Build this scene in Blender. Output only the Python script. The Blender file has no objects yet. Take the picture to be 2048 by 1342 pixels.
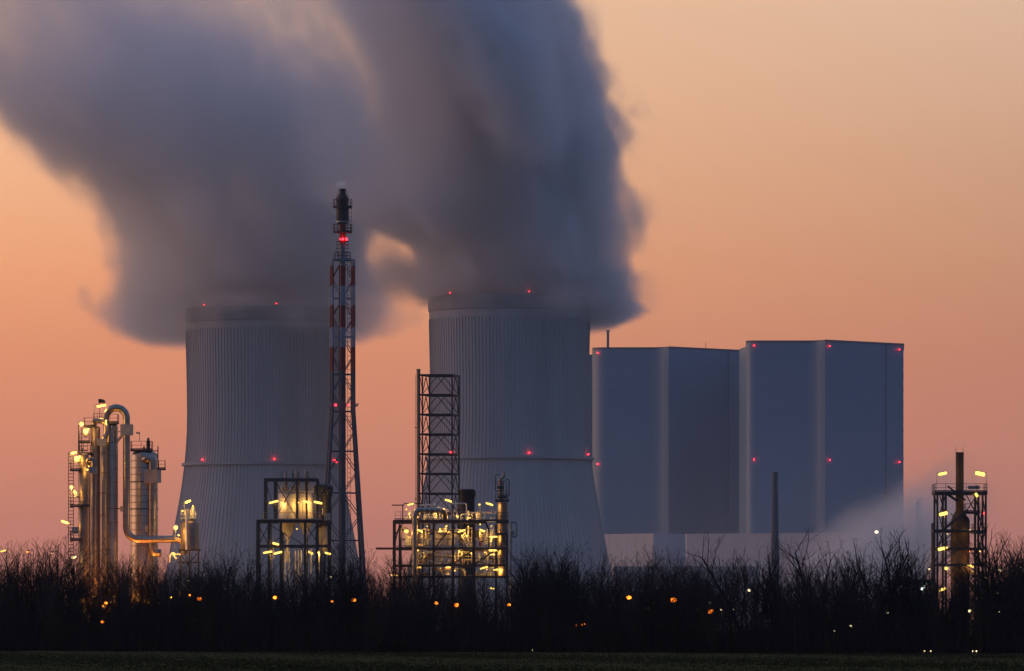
import bpy, math, random
from mathutils import Vector, Matrix
R = math.radians
scene = bpy.context.scene
COL = scene.collection
F = 12000.0      # focal length in pixels of a 2048 px wide picture
HC = 1.7         # eye height
YH = 1254.0      # horizon row

# ------------------------------------------------------------------ camera, sky, sun, exposure
cam_d = bpy.data.cameras.new('camera')
cam = bpy.data.objects.new('camera', cam_d)
COL.objects.link(cam)
cam.location = (0, 0, HC)
cam.rotation_euler = (R(90), 0, 0)
cam_d.sensor_width = 36.0
cam_d.lens = 36.0 * F / 2048.0
cam_d.shift_y = (YH - 671.0) / 2048.0
cam_d.clip_start = 0.5
cam_d.clip_end = 30000
scene.camera = cam

scene.view_settings.view_transform = 'Standard'
scene.view_settings.look = 'None'
scene.view_settings.exposure = 0.0
scene.view_settings.gamma = 1.0
scene.view_settings.use_curve_mapping = False
scene.render.engine = 'CYCLES'
cy = scene.cycles
cy.use_denoising = True
cy.max_bounces = 10
cy.diffuse_bounces = 3
cy.glossy_bounces = 3
cy.volume_bounces = 6
cy.transparent_max_bounces = 16
cy.sample_clamp_indirect = 6.0
cy.volume_step_rate = 2.0
cy.volume_max_steps = 256


def lin(h):
    h = h.lstrip('#')
    o = []
    for i in (0, 2, 4):
        c = int(h[i:i + 2], 16) / 255
        o.append(c / 12.92 if c <= .04045 else ((c + .055) / 1.055) ** 2.4)
    return (o[0], o[1], o[2], 1.0)


def build_world():
    w = bpy.data.worlds.new('World')
    scene.world = w
    w.use_nodes = True
    nt = w.node_tree
    nt.nodes.clear()
    N, L = nt.nodes, nt.links

    def mth(op, a, b=None, c=None, clamp=False):
        n = N.new('ShaderNodeMath'); n.operation = op; n.use_clamp = clamp
        for i, v in enumerate((a, b, c)):
            if v is None: continue
            if isinstance(v, (int, float)): n.inputs[i].default_value = v
            else: L.new(v, n.inputs[i])
        return n.outputs[0]
    tc = N.new('ShaderNodeTexCoord')
    sx = N.new('ShaderNodeSeparateXYZ')
    L.new(tc.outputs['Generated'], sx.inputs[0])
    x, y, z = sx.outputs
    el = mth('MULTIPLY', mth('ARCSINE', z), 2 / math.pi)           # 0..1 = 0..90 degrees
    pos = mth('POWER', mth('MAXIMUM', el, 0.0), 0.5)
    hor = mth('SQRT', mth('ADD', mth('MULTIPLY', x, x), mth('ADD', mth('MULTIPLY', y, y), 1e-6)))
    az = SUN_AZ
    dot = mth('DIVIDE', mth('ADD', mth('MULTIPLY', x, math.sin(az)), mth('MULTIPLY', y, math.cos(az))), hor)
    t = mth('MULTIPLY', mth('ADD', dot, 1.0), 0.5)

    def ramp(stops):
        n = N.new('ShaderNodeValToRGB')
        n.color_ramp.interpolation = 'LINEAR'
        e = n.color_ramp.elements
        while len(e) > 1: e.remove(e[-1])
        for i, (deg, c) in enumerate(stops):
            p = math.sqrt(deg / 90)
            el_ = e[0] if i == 0 else e.new(p)
            el_.position = p
            el_.color = lin(c) if isinstance(c, str) else c
        L.new(pos, n.inputs[0])
        return n.outputs[0]

    def step(v, a, b):
        f = N.new('ShaderNodeMapRange'); f.interpolation_type = 'SMOOTHSTEP'
        L.new(v, f.inputs[0]); f.inputs[1].default_value = a; f.inputs[2].default_value = b
        return f.outputs[0]

    def mix(f, a, b):
        mx = N.new('ShaderNodeMix'); mx.data_type = 'RGBA'
        L.new(f, mx.inputs[0]); L.new(a, mx.inputs[6]); L.new(b, mx.inputs[7])
        return mx.outputs[2]
    # glow: sky straight over the sunset; pale: the warm sky to either side of it; cool: the opposite side
    glow_, pale_ = [], []
    for deg, a, b in WARM:
        a, b = lin(a), lin(b)
        glow_.append((deg, tuple(max(.01, q + .42 * (q - w_)) for q, w_ in zip(a[:3], b[:3])) + (1,)))
        pale_.append((deg, tuple(max(.01, w_ - .47 * (q - w_)) for q, w_ in zip(a[:3], b[:3])) + (1,)))
    warm = mix(step(dot, .80, 1.0), ramp(pale_), ramp(glow_))
    col = mix(step(t, .26, .92), ramp(COOL), warm)
    bg = N.new('ShaderNodeBackground'); bg.inputs[1].default_value = 1.0
    L.new(col, bg.inputs[0])
    out = N.new('ShaderNodeOutputWorld')
    L.new(bg.outputs[0], out.inputs[0])


SUN_AZ = R(-25)
WARM = [(0.0, '#c47c6e', '#b0746c'), (1.0, '#d0836e', '#bd7c6e'), (1.7, '#dd8c6e', '#c6826e'), (2.6, '#ea966e', '#ca876c'),
        (3.4, '#f8a878', '#cf9473'), (4.4, '#ffbd8e', '#d6a382'), (6.0, '#ffca9e', '#e6bea0'), (10.0, '#f4c8a0', '#e0c2ac'),
        (18, '#c4aca4', '#b8a8ac'), (34, '#8088a8', '#7c86ac'), (90, '#5072a4', '#5072a4')]
COOL = [(0.0, '#4a4e66'), (4.0, '#4e5672'), (10.0, '#4a628a'), (25, '#46699a'), (90, '#5072a4')]
build_world()
sun_d = bpy.data.lights.new('sun', 'SUN')
sun_d.energy = 0.85
sun_d.angle = R(45)
sun_d.color = (1.0, 0.52, 0.30)
sun = bpy.data.objects.new('sun', sun_d)
COL.objects.link(sun)
_d = Vector((math.sin(SUN_AZ - R(58)), math.cos(SUN_AZ - R(58)), math.tan(R(3))))
sun.rotation_euler = (-_d).to_track_quat('-Z', 'Y').to_euler()

# ------------------------------------------------------------------ helpers
MATS = {}


def nodes_of(m):
    m.use_nodes = True
    return m.node_tree, m.node_tree.nodes, m.node_tree.links


def mat(name, col, rough=0.7, metal=0.0, var=0.25, scale=0.6, stretch=(1, 1, 1), bump=0.0, spec=0.5, bscale=None):
    """A painted / metal / concrete surface: base colour broken up by two noises."""
    if name in MATS: return MATS[name]
    m = bpy.data.materials.new(name)
    nt, N, L = nodes_of(m)
    b = N['Principled BSDF']
    tc = N.new('ShaderNodeTexCoord')
    mp = N.new('ShaderNodeMapping'); mp.inputs['Scale'].default_value = stretch
    L.new(tc.outputs['Object'], mp.inputs[0])
    n1 = N.new('ShaderNodeTexNoise'); n1.inputs['Scale'].default_value = scale; n1.inputs['Detail'].default_value = 6
    n1.inputs['Roughness'].default_value = .62
    L.new(mp.outputs[0], n1.inputs[0])
    mr = N.new('ShaderNodeMapRange')
    mr.inputs[1].default_value = .3; mr.inputs[2].default_value = .7
    mr.inputs[3].default_value = 1 - var; mr.inputs[4].default_value = 1 + var
    L.new(n1.outputs[0], mr.inputs[0])
    mx = N.new('ShaderNodeVectorMath'); mx.operation = 'SCALE'
    mx.inputs[0].default_value = col[:3]
    L.new(mr.outputs[0], mx.inputs['Scale'])
    L.new(mx.outputs[0], b.inputs['Base Color'])
    mr2 = N.new('ShaderNodeMapRange')
    mr2.inputs[3].default_value = max(.05, rough - .12); mr2.inputs[4].default_value = min(1, rough + .12)
    L.new(n1.outputs[0], mr2.inputs[0]); L.new(mr2.outputs[0], b.inputs['Roughness'])
    b.inputs['Metallic'].default_value = metal
    b.inputs['Specular IOR Level'].default_value = spec
    if bump:
        n2 = N.new('ShaderNodeTexNoise'); n2.inputs['Scale'].default_value = bscale or scale * 5; n2.inputs['Detail'].default_value = 4
        L.new(mp.outputs[0], n2.inputs[0])
        bp = N.new('ShaderNodeBump'); bp.inputs['Strength'].default_value = bump; bp.inputs['Distance'].default_value = .05
        L.new(n2.outputs[0], bp.inputs['Height']); L.new(bp.outputs[0], b.inputs['Normal'])
    MATS[name] = m
    return m


def glow(name, col, strength, sampled=False):
    if name in MATS: return MATS[name]
    m = bpy.data.materials.new(name)
    nt, N, L = nodes_of(m)
    b = N['Principled BSDF']
    b.inputs['Base Color'].default_value = (*col, 1)
    b.inputs['Emission Color'].default_value = (*col, 1)
    b.inputs['Emission Strength'].default_value = strength
    if not sampled: m.cycles.emission_sampling = 'NONE'
    MATS[name] = m
    return m


class MB:
    def __init__(s): s.v = []; s.f = []

    def add(s, vs, fs):
        o = len(s.v)
        s.v += [tuple(v) for v in vs]
        s.f += [tuple(i + o for i in f) for f in fs]
        return s

    def box(s, c, sx, sy, sz, rz=0.0):
        c = Vector(c); ca, sa = math.cos(rz), math.sin(rz)
        vs = []
        for z in (-.5, .5):
            for x, y in ((-.5, -.5), (.5, -.5), (.5, .5), (-.5, .5)):
                X, Y = x * sx, y * sy
                vs.append(c + Vector((X * ca - Y * sa, X * sa + Y * ca, z * sz)))
        return s.add(vs, [(3, 2, 1, 0), (4, 5, 6, 7), (0, 1, 5, 4), (1, 2, 6, 5), (2, 3, 7, 6), (3, 0, 4, 7)])

    def bar(s, p, q, w, h=None):
        p, q = Vector(p), Vector(q); h = h or w
        d = q - p
        if d.length < 1e-6: return s
        d.normalize()
        up = Vector((0, 0, 1)) if abs(d.z) < .95 else Vector((0, 1, 0))
        a = d.cross(up).normalized(); b = a.cross(d).normalized()
        vs = []
        for e in (p, q):
            for i, j in ((-1, -1), (1, -1), (1, 1), (-1, 1)):
                vs.append(e + a * (i * w / 2) + b * (j * h / 2))
        return s.add(vs, [(0, 1, 2, 3), (7, 6, 5, 4), (4, 5, 1, 0), (5, 6, 2, 1), (6, 7, 3, 2), (7, 4, 0, 3)])

    def tube(s, pts, r, n=10, caps=True):
        pts = [Vector(p) for p in pts]
        rs = r if isinstance(r, (list, tuple)) else [r] * len(pts)
        d0 = (pts[1] - pts[0]).normalized()
        a = d0.orthogonal().normalized()
        if abs(d0.z) > .9: a = Vector((1, 0, 0)); a = (a - d0 * a.dot(d0)).normalized()
        vs = []; k = len(pts)
        for i, p in enumerate(pts):
            if i == 0: d = pts[1] - pts[0]
            elif i == k - 1: d = pts[-1] - pts[-2]
            else: d = (pts[i + 1] - p).normalized() + (p - pts[i - 1]).normalized()
            d.normalize()
            a = (a - d * a.dot(d)).normalized()
            b = d.cross(a)
            for j in range(n):
                t = 2 * math.pi * j / n
                vs.append(p + (a * math.cos(t) + b * math.sin(t)) * rs[i])
        fs = []
        for i in range(k - 1):
            for j in range(n):
                fs.append((i * n + j, i * n + (j + 1) % n, (i + 1) * n + (j + 1) % n, (i + 1) * n + j))
        if caps:
            fs.append(tuple(range(n - 1, -1, -1))); fs.append(tuple((k - 1) * n + j for j in range(n)))
        return s.add(vs, fs)

    def lathe(s, c, prof, n=32, a0=0.0, a1=2 * math.pi, close=True):
        """prof = [(r, z)] round the vertical axis through c."""
        c = Vector(c); vs = []; k = len(prof)
        for r, z in prof:
            for j in range(n):
                t = a0 + (a1 - a0) * j / n
                vs.append(c + Vector((math.cos(t) * r, math.sin(t) * r, z)))
        fs = []
        for i in range(k - 1):
            for j in range(n):
                fs.append((i * n + j, i * n + (j + 1) % n, (i + 1) * n + (j + 1) % n, (i + 1) * n + j))
        if close:
            if prof[0][0] > 1e-3: fs.append(tuple(range(n - 1, -1, -1)))
            if prof[-1][0] > 1e-3: fs.append(tuple((k - 1) * n + j for j in range(n)))
        return s.add(vs, fs)

    def ball(s, c, r, n=8, sz=1.0):
        m = n // 2
        prof = [(max(1e-4, math.sin(math.pi * i / m) * r), -math.cos(math.pi * i / m) * r * sz) for i in range(m + 1)]
        return s.lathe(c, prof, n, close=False)

    def prism(s, poly, z0, z1):
        k = len(poly)
        vs = [(x, y, z0) for x, y in poly] + [(x, y, z1) for x, y in poly]
        fs = [(i, (i + 1) % k, k + (i + 1) % k, k + i) for i in range(k)]
        fs += [tuple(range(k - 1, -1, -1)), tuple(range(k, 2 * k))]
        return s.add(vs, fs)

    def railing(s, pts, h=1.1, step=1.5, w=.06):
        pts = [Vector(p) for p in pts]; up = Vector((0, 0, 1))
        for p, q in zip(pts, pts[1:]):
            n = max(1, round((q - p).length / step))
            for i in range(n + 1):
                a = p.lerp(q, i / n)
                s.bar(a, a + up * h, w)
            s.bar(p + up * h, q + up * h, w); s.bar(p + up * h * .52, q + up * h * .52, w * .8)
            s.bar(p + up * .1, q + up * .1, w, .16)
        return s

    def ladder(s, p, q, w=.5, step=.6, t=.06, across=(1, 0, 0)):
        p, q = Vector(p), Vector(q); a = Vector(across) * w / 2
        s.bar(p - a, q - a, t); s.bar(p + a, q + a, t)
        n = int((q - p).length / step)
        for i in range(n):
            m = p.lerp(q, (i + .5) / n)
            s.bar(m - a, m + a, t)
        return s

    def mesh(s, name, smooth=False, org=None):
        me = bpy.data.meshes.new(name)
        o = Vector(org) if org is not None else Vector((0, 0, 0))
        me.from_pydata([(v[0] - o.x, v[1] - o.y, v[2] - o.z) for v in s.v], [], s.f)
        me.update()
        if smooth:
            me.shade_smooth()
            me.set_sharp_from_angle(angle=R(38))
        return me


def arc(c, r, a0, a1, n, y=None):
    """points of an arc in the x-z plane round c, angles in degrees"""
    return [Vector((c[0] + r * math.cos(R(a0 + (a1 - a0) * i / n)), c[1], c[2] + r * math.sin(R(a0 + (a1 - a0) * i / n)))) for i in range(n + 1)]


def bend(pts, r, n=6):
    """round the corners of a polyline"""
    pts = [Vector(p) for p in pts]
    out = [pts[0]]
    for a, b, c in zip(pts, pts[1:], pts[2:]):
        d1 = (a - b); d2 = (c - b)
        rr = min(r, d1.length * .49, d2.length * .49)
        p, q = b + d1.normalized() * rr, b + d2.normalized() * rr
        for i in range(n + 1):
            t = i / n
            out.append(p * (1 - t) ** 2 + b * 2 * t * (1 - t) + q * t * t)
    out.append(pts[-1])
    return out


class Thing:
    def __init__(s, name, label, cat, px, D, group=None, z=0.0):
        s.D = D; s.s = D / F
        s.org = Vector(((px - 1024) * s.s, D, z))
        o = bpy.data.objects.new(name, None)
        o.empty_display_size = .5
        COL.objects.link(o)
        o.location = s.org
        o['label'] = label; o['category'] = cat
        if group: o['group'] = group
        s.o = o

    def P(s, px, py, dy=0.0):
        return Vector(((px - 1024) * s.s, s.D + dy, HC + (YH - py) * s.s))

    def part(s, name, mb, m, parent=None, smooth=False, kind=None, label=None):
        me = mb.mesh(name, smooth, s.org) if isinstance(mb, MB) else mb
        if not me.materials: me.materials.append(m)
        o = bpy.data.objects.new(name, me)
        COL.objects.link(o)
        o.parent = parent or s.o
        if kind: o['kind'] = kind
        if label: o['label'] = label
        return o


def single(name, me, m, loc, label=None, cat=None, group=None, kind=None):
    if isinstance(me, MB): me = me.mesh(name)
    if m is not None and not me.materials: me.materials.append(m)
    o = bpy.data.objects.new(name, me)
    COL.objects.link(o)
    o.location = loc
    if label: o['label'] = label
    if cat: o['category'] = cat
    if group: o['group'] = group
    if kind: o['kind'] = kind
    return o


# ------------------------------------------------------------------ materials
CONC = mat('tower_concrete', (.45, .425, .405), .88, var=.16, scale=.35, stretch=(.25, .25, .03))
CONC_RIB = mat('tower_rib_concrete', (.395, .372, .355), .9, var=.15, scale=.5, stretch=(.3, .3, .03))
CONC_RIM = mat('tower_rim_concrete', (.39, .37, .355), .9, var=.12, scale=.4, stretch=(.3, .3, .05))
CLAD = mat('boiler_house_cladding', (.225, .325, .41), .45, 0.0, var=.04, scale=.05, stretch=(.3, .3, 1.5), spec=.6)
CLAD_JOINT = mat('cladding_joint', (.195, .28, .355), .5, var=.06, scale=.1)
CLAD_DK = mat('boiler_house_trim', (.16, .17, .19), .6, var=.1)
CLAD_LT = mat('light_hall_cladding', (.66, .60, .60), .55, var=.05, scale=.1)
CLAD_MID = mat('dark_hall_cladding', (.24, .25, .28), .6, var=.06, scale=.1)
ALU = mat('aluminium_cladding', (.46, .36, .275), .36, .9, var=.16, scale=.7, stretch=(1, 1, .5), bump=.25, bscale=1.2)
ALU2 = mat('weathered_aluminium', (.30, .22, .165), .48, .75, var=.22, scale=.9, bump=.2, bscale=1.5)
GALV = mat('galvanised_steel', (.36, .36, .37), .5, .6, var=.15)
STEEL = mat('dark_painted_steel', (.035, .033, .033), .6, var=.3, scale=1.5)
RUSTY = mat('red_brown_steel', (.085, .042, .03), .7, var=.35, scale=1.2)
RUST = mat('rusty_stack_steel', (.055, .030, .021), .75, var=.45, scale=.8, stretch=(1, 1, .4))
BLACK = mat('black_tank_paint', (.016, .017, .02), .6, var=.2)
PALE = mat('pale_equipment_paint', (.42, .37, .31), .55, var=.2, scale=1.0)
BEIGE = mat('silo_paint', (.52, .47, .42), .5, var=.14, scale=.6, stretch=(1, 1, .3))
WHITE = mat('white_pipe_paint', (.66, .64, .58), .45, var=.15)
REDP = mat('red_cabinet_paint', (.35, .03, .025), .5, var=.1)
BRICK = mat('chimney_brick', (.16, .14, .15), .9, var=.18, scale=.7)
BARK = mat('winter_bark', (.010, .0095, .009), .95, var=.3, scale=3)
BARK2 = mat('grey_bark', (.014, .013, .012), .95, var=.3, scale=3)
NAVY = mat('mast_navy_paint', (.075, .085, .11), .55, var=.15)
TUBE = glow('sodium_tube_glow', (1.0, .62, .12), 2.4)
TUBE_W = glow('pale_tube_glow', (1.0, .80, .42), 2.4)
FILL = glow('added_fill_glow', (1.0, .64, .15), 2.2)  # glow of the fill bulbs added inside the plant
FLOOD = glow('amber_flood_glow', (1.0, .42, .08), 3)
AMBER = glow('amber_lamp_glow', (1.0, .20, .013), 7)
RED = glow('red_warning_glow', (1.0, .012, .022), 16, True)
COLDW = glow('cold_white_glow', (.85, 1.0, .92), 3)
LIGHT_OF = {'sodium_tube_glow': ((1.0, .53, .10), 1.0), 'added_fill_glow': ((1.0, .53, .10), 1.0), 'amber_flood_glow': ((1.0, .36, .06), 26.0), 'pale_tube_glow': ((1.0, .66, .22), .6),
            'amber_lamp_glow': ((1.0, .30, .03), .5)}


def lamp_light(t, p, h, m, watts):
    """the light that a lit fitting gives off"""
    if m.name not in LIGHT_OF: return
    c, k = LIGHT_OF[m.name]
    d = bpy.data.lights.new('lamp_light', 'POINT')
    d.energy = watts * k; d.color = c; d.shadow_soft_size = .22
    o = bpy.data.objects.new('lamp_light', d)
    COL.objects.link(o)
    o.parent = h
    o.location = p - t.org


def banded(name):
    """flare mast paint: red and white bands by height, navy below"""
    m = bpy.data.materials.new(name)
    nt, N, L = nodes_of(m)
    b = N['Principled BSDF']; b.inputs['Roughness'].default_value = .5
    tc = N.new('ShaderNodeTexCoord'); sx = N.new('ShaderNodeSeparateXYZ')
    L.new(tc.outputs['Object'], sx.inputs[0])
    s = 1300 / F
    zt = lambda py: HC + (YH - py) * s
    mr = N.new('ShaderNodeMapRange'); mr.inputs[1].default_value = 0; mr.inputs[2].default_value = 110
    L.new(sx.outputs[2], mr.inputs[0])
    cr = N.new('ShaderNodeValToRGB'); cr.color_ramp.interpolation = 'CONSTANT'
    e = cr.color_ramp.elements
    red, wh, nv = (.24, .022, .018, 1), (.31, .325, .36, 1), (.075, .085, .11, 1)
    st = [(None, nv), (745, red), (696, wh), (656, red), (615, wh), (575, red), (534, wh), (491, red)]
    e.remove(e[1])
    for i, (py, c) in enumerate(st):
        p = 0 if py is None else zt(py) / 110
        q = e[0] if i == 0 else e.new(p)
        q.position = p; q.color = c
    L.new(mr.outputs[0], cr.inputs[0])
    nz = N.new('ShaderNodeTexNoise'); nz.inputs['Scale'].default_value = .8; nz.inputs['Detail'].default_value = 5
    L.new(tc.outputs['Object'], nz.inputs[0])
    m2 = N.new('ShaderNodeMapRange'); m2.inputs[1].default_value = .3; m2.inputs[2].default_value = .7
    m2.inputs[3].default_value = .75; m2.inputs[4].default_value = 1.2
    L.new(nz.outputs[0], m2.inputs[0])
    vm = N.new('ShaderNodeVectorMath'); vm.operation = 'SCALE'
    L.new(cr.outputs[0], vm.inputs[0]); L.new(m2.outputs[0], vm.inputs['Scale'])
    L.new(vm.outputs[0], b.inputs['Base Color'])
    return m


# ------------------------------------------------------------------ ground
def build_ground():
    m = bpy.data.materials.new('field_soil_and_grass')
    nt, N, L = nodes_of(m)
    b = N['Principled BSDF']; b.inputs['Roughness'].default_value = 1.0; b.inputs['Specular IOR Level'].default_value = 0.0
    tc = N.new('ShaderNodeTexCoord')
    n1 = N.new('ShaderNodeTexNoise'); n1.inputs['Scale'].default_value = .35; n1.inputs['Detail'].default_value = 8
    n1.inputs['Roughness'].default_value = .7
    L.new(tc.outputs['Object'], n1.inputs[0])
    cr = N.new('ShaderNodeValToRGB'); e = cr.color_ramp.elements
    e[0].position = .35; e[0].color = (.052, .044, .018, 1)
    e[1].position = .68; e[1].color = (.098, .084, .032, 1)
    L.new(n1.outputs[0], cr.inputs[0]); L.new(cr.outputs[0], b.inputs['Base Color'])
    rnd = random.Random(5)
    xs = [-7000, -3000, -1200, -400, -120] + [-60 + i * 1.5 for i in range(81)] + [120, 400, 1200, 3000, 7000]
    ys = [-200, 60, 150, 200] + [215 + i * 2.0 for i in range(100)] + [440, 600, 1000, 1800, 3000, 5000, 9000]
    vs = []
    for yy in ys:
        for xx in xs:
            z = 0
            if -60 <= xx <= 60 and 215 <= yy <= 413:
                z = rnd.uniform(-.035, .035) + .03 * math.sin(xx * .21 + yy * .05)
            vs.append((xx, yy, z))
    nx = len(xs)
    fs = [(j * nx + i, j * nx + i + 1, (j + 1) * nx + i + 1, (j + 1) * nx + i) for j in range(len(ys) - 1) for i in range(nx - 1)]
    me = bpy.data.meshes.new('field'); me.from_pydata(vs, [], fs); me.shade_smooth(); me.materials.append(m)
    o = single('field', me, None, (0, 0, 0), kind='structure')
    # grass on the strip of field in view
    g = MB()
    for i in range(26000):
        yy = 222 + (rnd.random() ** 1.0) * 178
        hw = yy * .092
        xx = rnd.uniform(-hw, hw)
        h = rnd.uniform(.03, .10); w = rnd.uniform(.05, .12)
        lx, ly = rnd.uniform(-.06, .06), rnd.uniform(-.06, .06)
        g.add([(xx - w, yy, -.05), (xx + w, yy + rnd.uniform(-.05, .05), -.05), (xx + lx, yy + ly, h)], [(0, 1, 2)])
    gm = mat('winter_grass', (.070, .060, .020), 1.0, var=.3, scale=.25, spec=0)
    single('grass', g, gm, (0, 0, 0), kind='stuff')


build_ground()


def hedge_y(x, row=0.0):
    return 400 - x * .62 + row


# ------------------------------------------------------------------ cooling towers
PROF = [(597, 161), (640, 160.6), (700, 159.3), (760, 158), (810, 157.4), (850, 158), (885, 160), (917, 163), (960, 168.5),
        (1000, 175), (1050, 184.5), (1100, 194), (1150, 203), (1200, 212.5), (1254, 222)]


def tower_lamp(t, p, r, m=None):
    lb = t.part('warning_lamp', MB().ball(p, r, 10), m or RED, smooth=True)
    t.part('lamp_bracket', MB().bar(p - Vector((0, 0, r * 2.2)), p - Vector((0, 0, r * .9)), r * .7), STEEL, lb)
    return lb


def cooling_tower(label, px, D, k, top, lamps_top, lamps_ring, nrib=136):
    t = Thing('cooling_tower', label, 'cooling tower', px, D, 'cooling towers')
    s = .25
    zz = lambda y: (HC + (YH - y) * s) * k
    prof = [(r * s * k, zz(y)) for y, r in PROF][::-1]
    prof[0] = (prof[0][0], 0.0)
    fine = []
    for (r0, z0), (r1, z1) in zip(prof, prof[1:]):
        for i in range(3):
            a = i / 3; fine.append((r0 + (r1 - r0) * a, z0 + (z1 - z0) * a))
    fine.append(prof[-1])
    inner = [(r - 1.1 * k, z) for r, z in fine[::-1]]
    t.part('shell', MB().lathe(t.org, fine + inner, 120, close=False), CONC, smooth=True)
    rim = [(prof[-1][0] + .25, zz(624)), (prof[-1][0] + .45, zz(622)), (prof[-1][0] + .45, zz(597) + .4), (prof[-1][0] - 1.3, zz(597) + .4), (prof[-1][0] - 1.3, zz(601))]
    t.part('rim_band', MB().lathe(t.org, rim, 120, close=False), CONC_RIM, smooth=True)
    rr = 163 * s * k
    zr = zz(917)
    ring = [(rr - .2, zr - .9), (rr + 1.6, zr - .9), (rr + 1.6, zr - .5), (rr + 1.6, zr + .5), (rr + 1.45, zr + .5), (rr + 1.45, zr - .4), (rr - .2, zr - .4)]
    t.part('ring_walkway', MB().lathe(t.org, ring, 120, close=False), CONC_RIM)
    rm = MB()
    path = [(r, z) for r, z in fine if z <= zz(626)]
    w = .24
    vs, fs = [], []
    for r, z in path:
        vs += [(r - .1, -w, z), (r + .24, -w * .6, z), (r + .24, w * .6, z), (r - .1, w, z)]
    for i in range(len(path) - 1):
        for j in range(3):
            fs.append((i * 4 + j, i * 4 + j + 1, i * 4 + j + 5, i * 4 + j + 4))
    rm.add(vs, fs)
    me = rm.mesh('rib')
    for i in range(nrib):
        a = 2 * math.pi * (i + .5) / nrib
        if math.sin(a) > .12: continue
        o = t.part('rib', me, CONC_RIB); o.rotation_euler = (0, 0, a)
    for dx, y in lamps_top:
        xx = dx * s * k; r = prof[-1][0] + .3
        p = t.org + Vector((xx, -math.sqrt(max(0, r * r - xx * xx)), zz(597) + 1.3))
        tower_lamp(t, p, .28 * k)
    for dx, y in lamps_ring:
        xx = dx * s * k; r = rr + 1.0
        p = t.org + Vector((xx, -math.sqrt(max(0, r * r - xx * xx)), zr + 1.7))
        tower_lamp(t, p, .38 * k)
    return t


cooling_tower('nearer ribbed concrete cooling tower, its rim clear, standing beside the boiler houses', 1019, 3000, 1.0, 590,
              [(-118, 590), (39, 589)], [(39, 908), (157, 912), (-116, 908)])
cooling_tower('ribbed concrete cooling tower behind the flare mast, its rim half lost in steam', 527, 3110, 1.0, 615,
              [(-118, 615), (33, 614)], [(-121, 922), (29, 922), (150, 922)])


# ------------------------------------------------------------------ boiler houses and halls
def boiler_house(label, px0, D, plan, ytop, ybot, lamps, seams, name='boiler_house', roof=(), edge=True):
    t = Thing(name, label, 'power station block', px0, D, 'boiler house blocks')
    s = t.s
    poly = [((px - 1024) * (D + d) / F, D + d) for px, d in plan]
    z1 = HC + (YH - ytop) * s
    t.part('facade', MB().prism(poly, 0, z1), CLAD, smooth=True)
    cx = sum(p[0] for p in poly) / len(poly); cyy = sum(p[1] for p in poly) / len(poly)
    grow = [(cx + (x - cx) * 1.006, cyy + (y - cyy) * 1.006) for x, y in poly]
    t.part('roof_edge', MB().prism(grow, z1 - .3, z1 + .9), CLAD_DK)
    for k in range(1, 20):                                # joints between the cladding courses
        z = 4 + (z1 - 5) * k / 20
        t.part('cladding_joint', MB().prism([(cx + (x - cx) * 1.0012, cyy + (y - cyy) * 1.0012) for x, y in poly], z - .14, z + .14), CLAD_JOINT, smooth=True)
    for px, d, y0, y1 in seams:
        t.part('downpipe', MB().box(((px - 1024) * (D + d) / F, D + d, (z1 + 3) / 2), .5, .5, z1 - 3), CLAD_DK)
    for px, py, d in lamps:
        tower_lamp(t, Vector(((px - 1024) * (D + d) / F, D + d, HC + (YH - py) * (D + d) / F)), .36)
    return t, s, z1


def plan_house(xl, r, x_flat, xc, cove, xr, back):
    pts = []
    return pts


S1 = 3510 / F
def house_plan(s, xl, rx, xcove, xcor, xr, dr, dback=95):
    pl = []
    for i in range(13):                                   # rounded outer corner
        a = R(180 + 90 * i / 12)
        pl.append((xl + rx + math.cos(a) * rx, (rx + math.sin(a) * rx) * s))
    rc = (xcor - xcove)
    for i in range(13):                                   # hollow curve sweeping out to the sharp corner
        a = R(90 - 90 * i / 12)
        pl.append((xcove + math.cos(a) * rc, -(rc - math.sin(a) * rc) * s))
    pl.append((xr, dr)); pl.append((xr, dback)); pl.append((xl, dback))
    return pl


t1, s1, z1 = boiler_house('tall grey-blue boiler house with a thin roof chimney, next to the cooling tower', 1330, 3510,
                          house_plan(S1, 1185, 31, 1298, 1337, 1479, 32), 697.5, 1066,
                          [(1195, 706, 1.0), (1195, 928, 1.0)], [(1457, 24.0, 0, 0)])
t1.part('side_wing', MB().box(((1188 - 1024) * s1, 3510 + 60, z1 / 2 - .9), 26 * s1, 50, z1 - 1.8), CLAD)
ch = t1.part('roof_chimney', MB().tube([t1.P(1218, 700, 40), t1.P(1218, 653, 40)], .75, 12), CLAD_DK, smooth=True)
t1.part('chimney_cap', MB().tube([t1.P(1218, 656.5, 40), t1.P(1218, 653.5, 40)], 1.05, 12), CLAD_DK, ch)
t1.part('antenna', MB().tube([t1.P(1415, 702, 30), t1.P(1415, 680, 30)], .16, 6), STEEL)
for px in (1440, 1463, 1466):
    t1.part('roof_vent', MB().lathe(t1.P(px, 704, 34), [(.9, -1), (.9, 1.2), (1.2, 1.3), (1.2, 1.8), (.1, 2.1)], 10), STEEL)
S2 = 3430 / F
t2, s2, z2 = boiler_house('tallest grey-blue boiler house, with six red warning lights, above the drifting ground steam', 1650, 3430,
                          house_plan(S2, 1492, 20, 1612, 1650, 1807, 37), 684, 1066,
                          [(1508, 691, -1.3), (1660, 692, -9.4), (1799, 699, 32.5), (1508, 919, -1.3), (1660, 920, -9.4), (1799, 924, 32.5)],
                          [(1772, 26.0, 0, 0)])
t2.part('side_wing', MB().prism([((px - 1024) * (3430 + d) / F, 3430 + d) for px, d in ((1478.5, 44), (1493, 9.5), (1500, 30), (1500, 80), (1478.5, 80))], 0, z2 - 2), CLAD)
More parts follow.
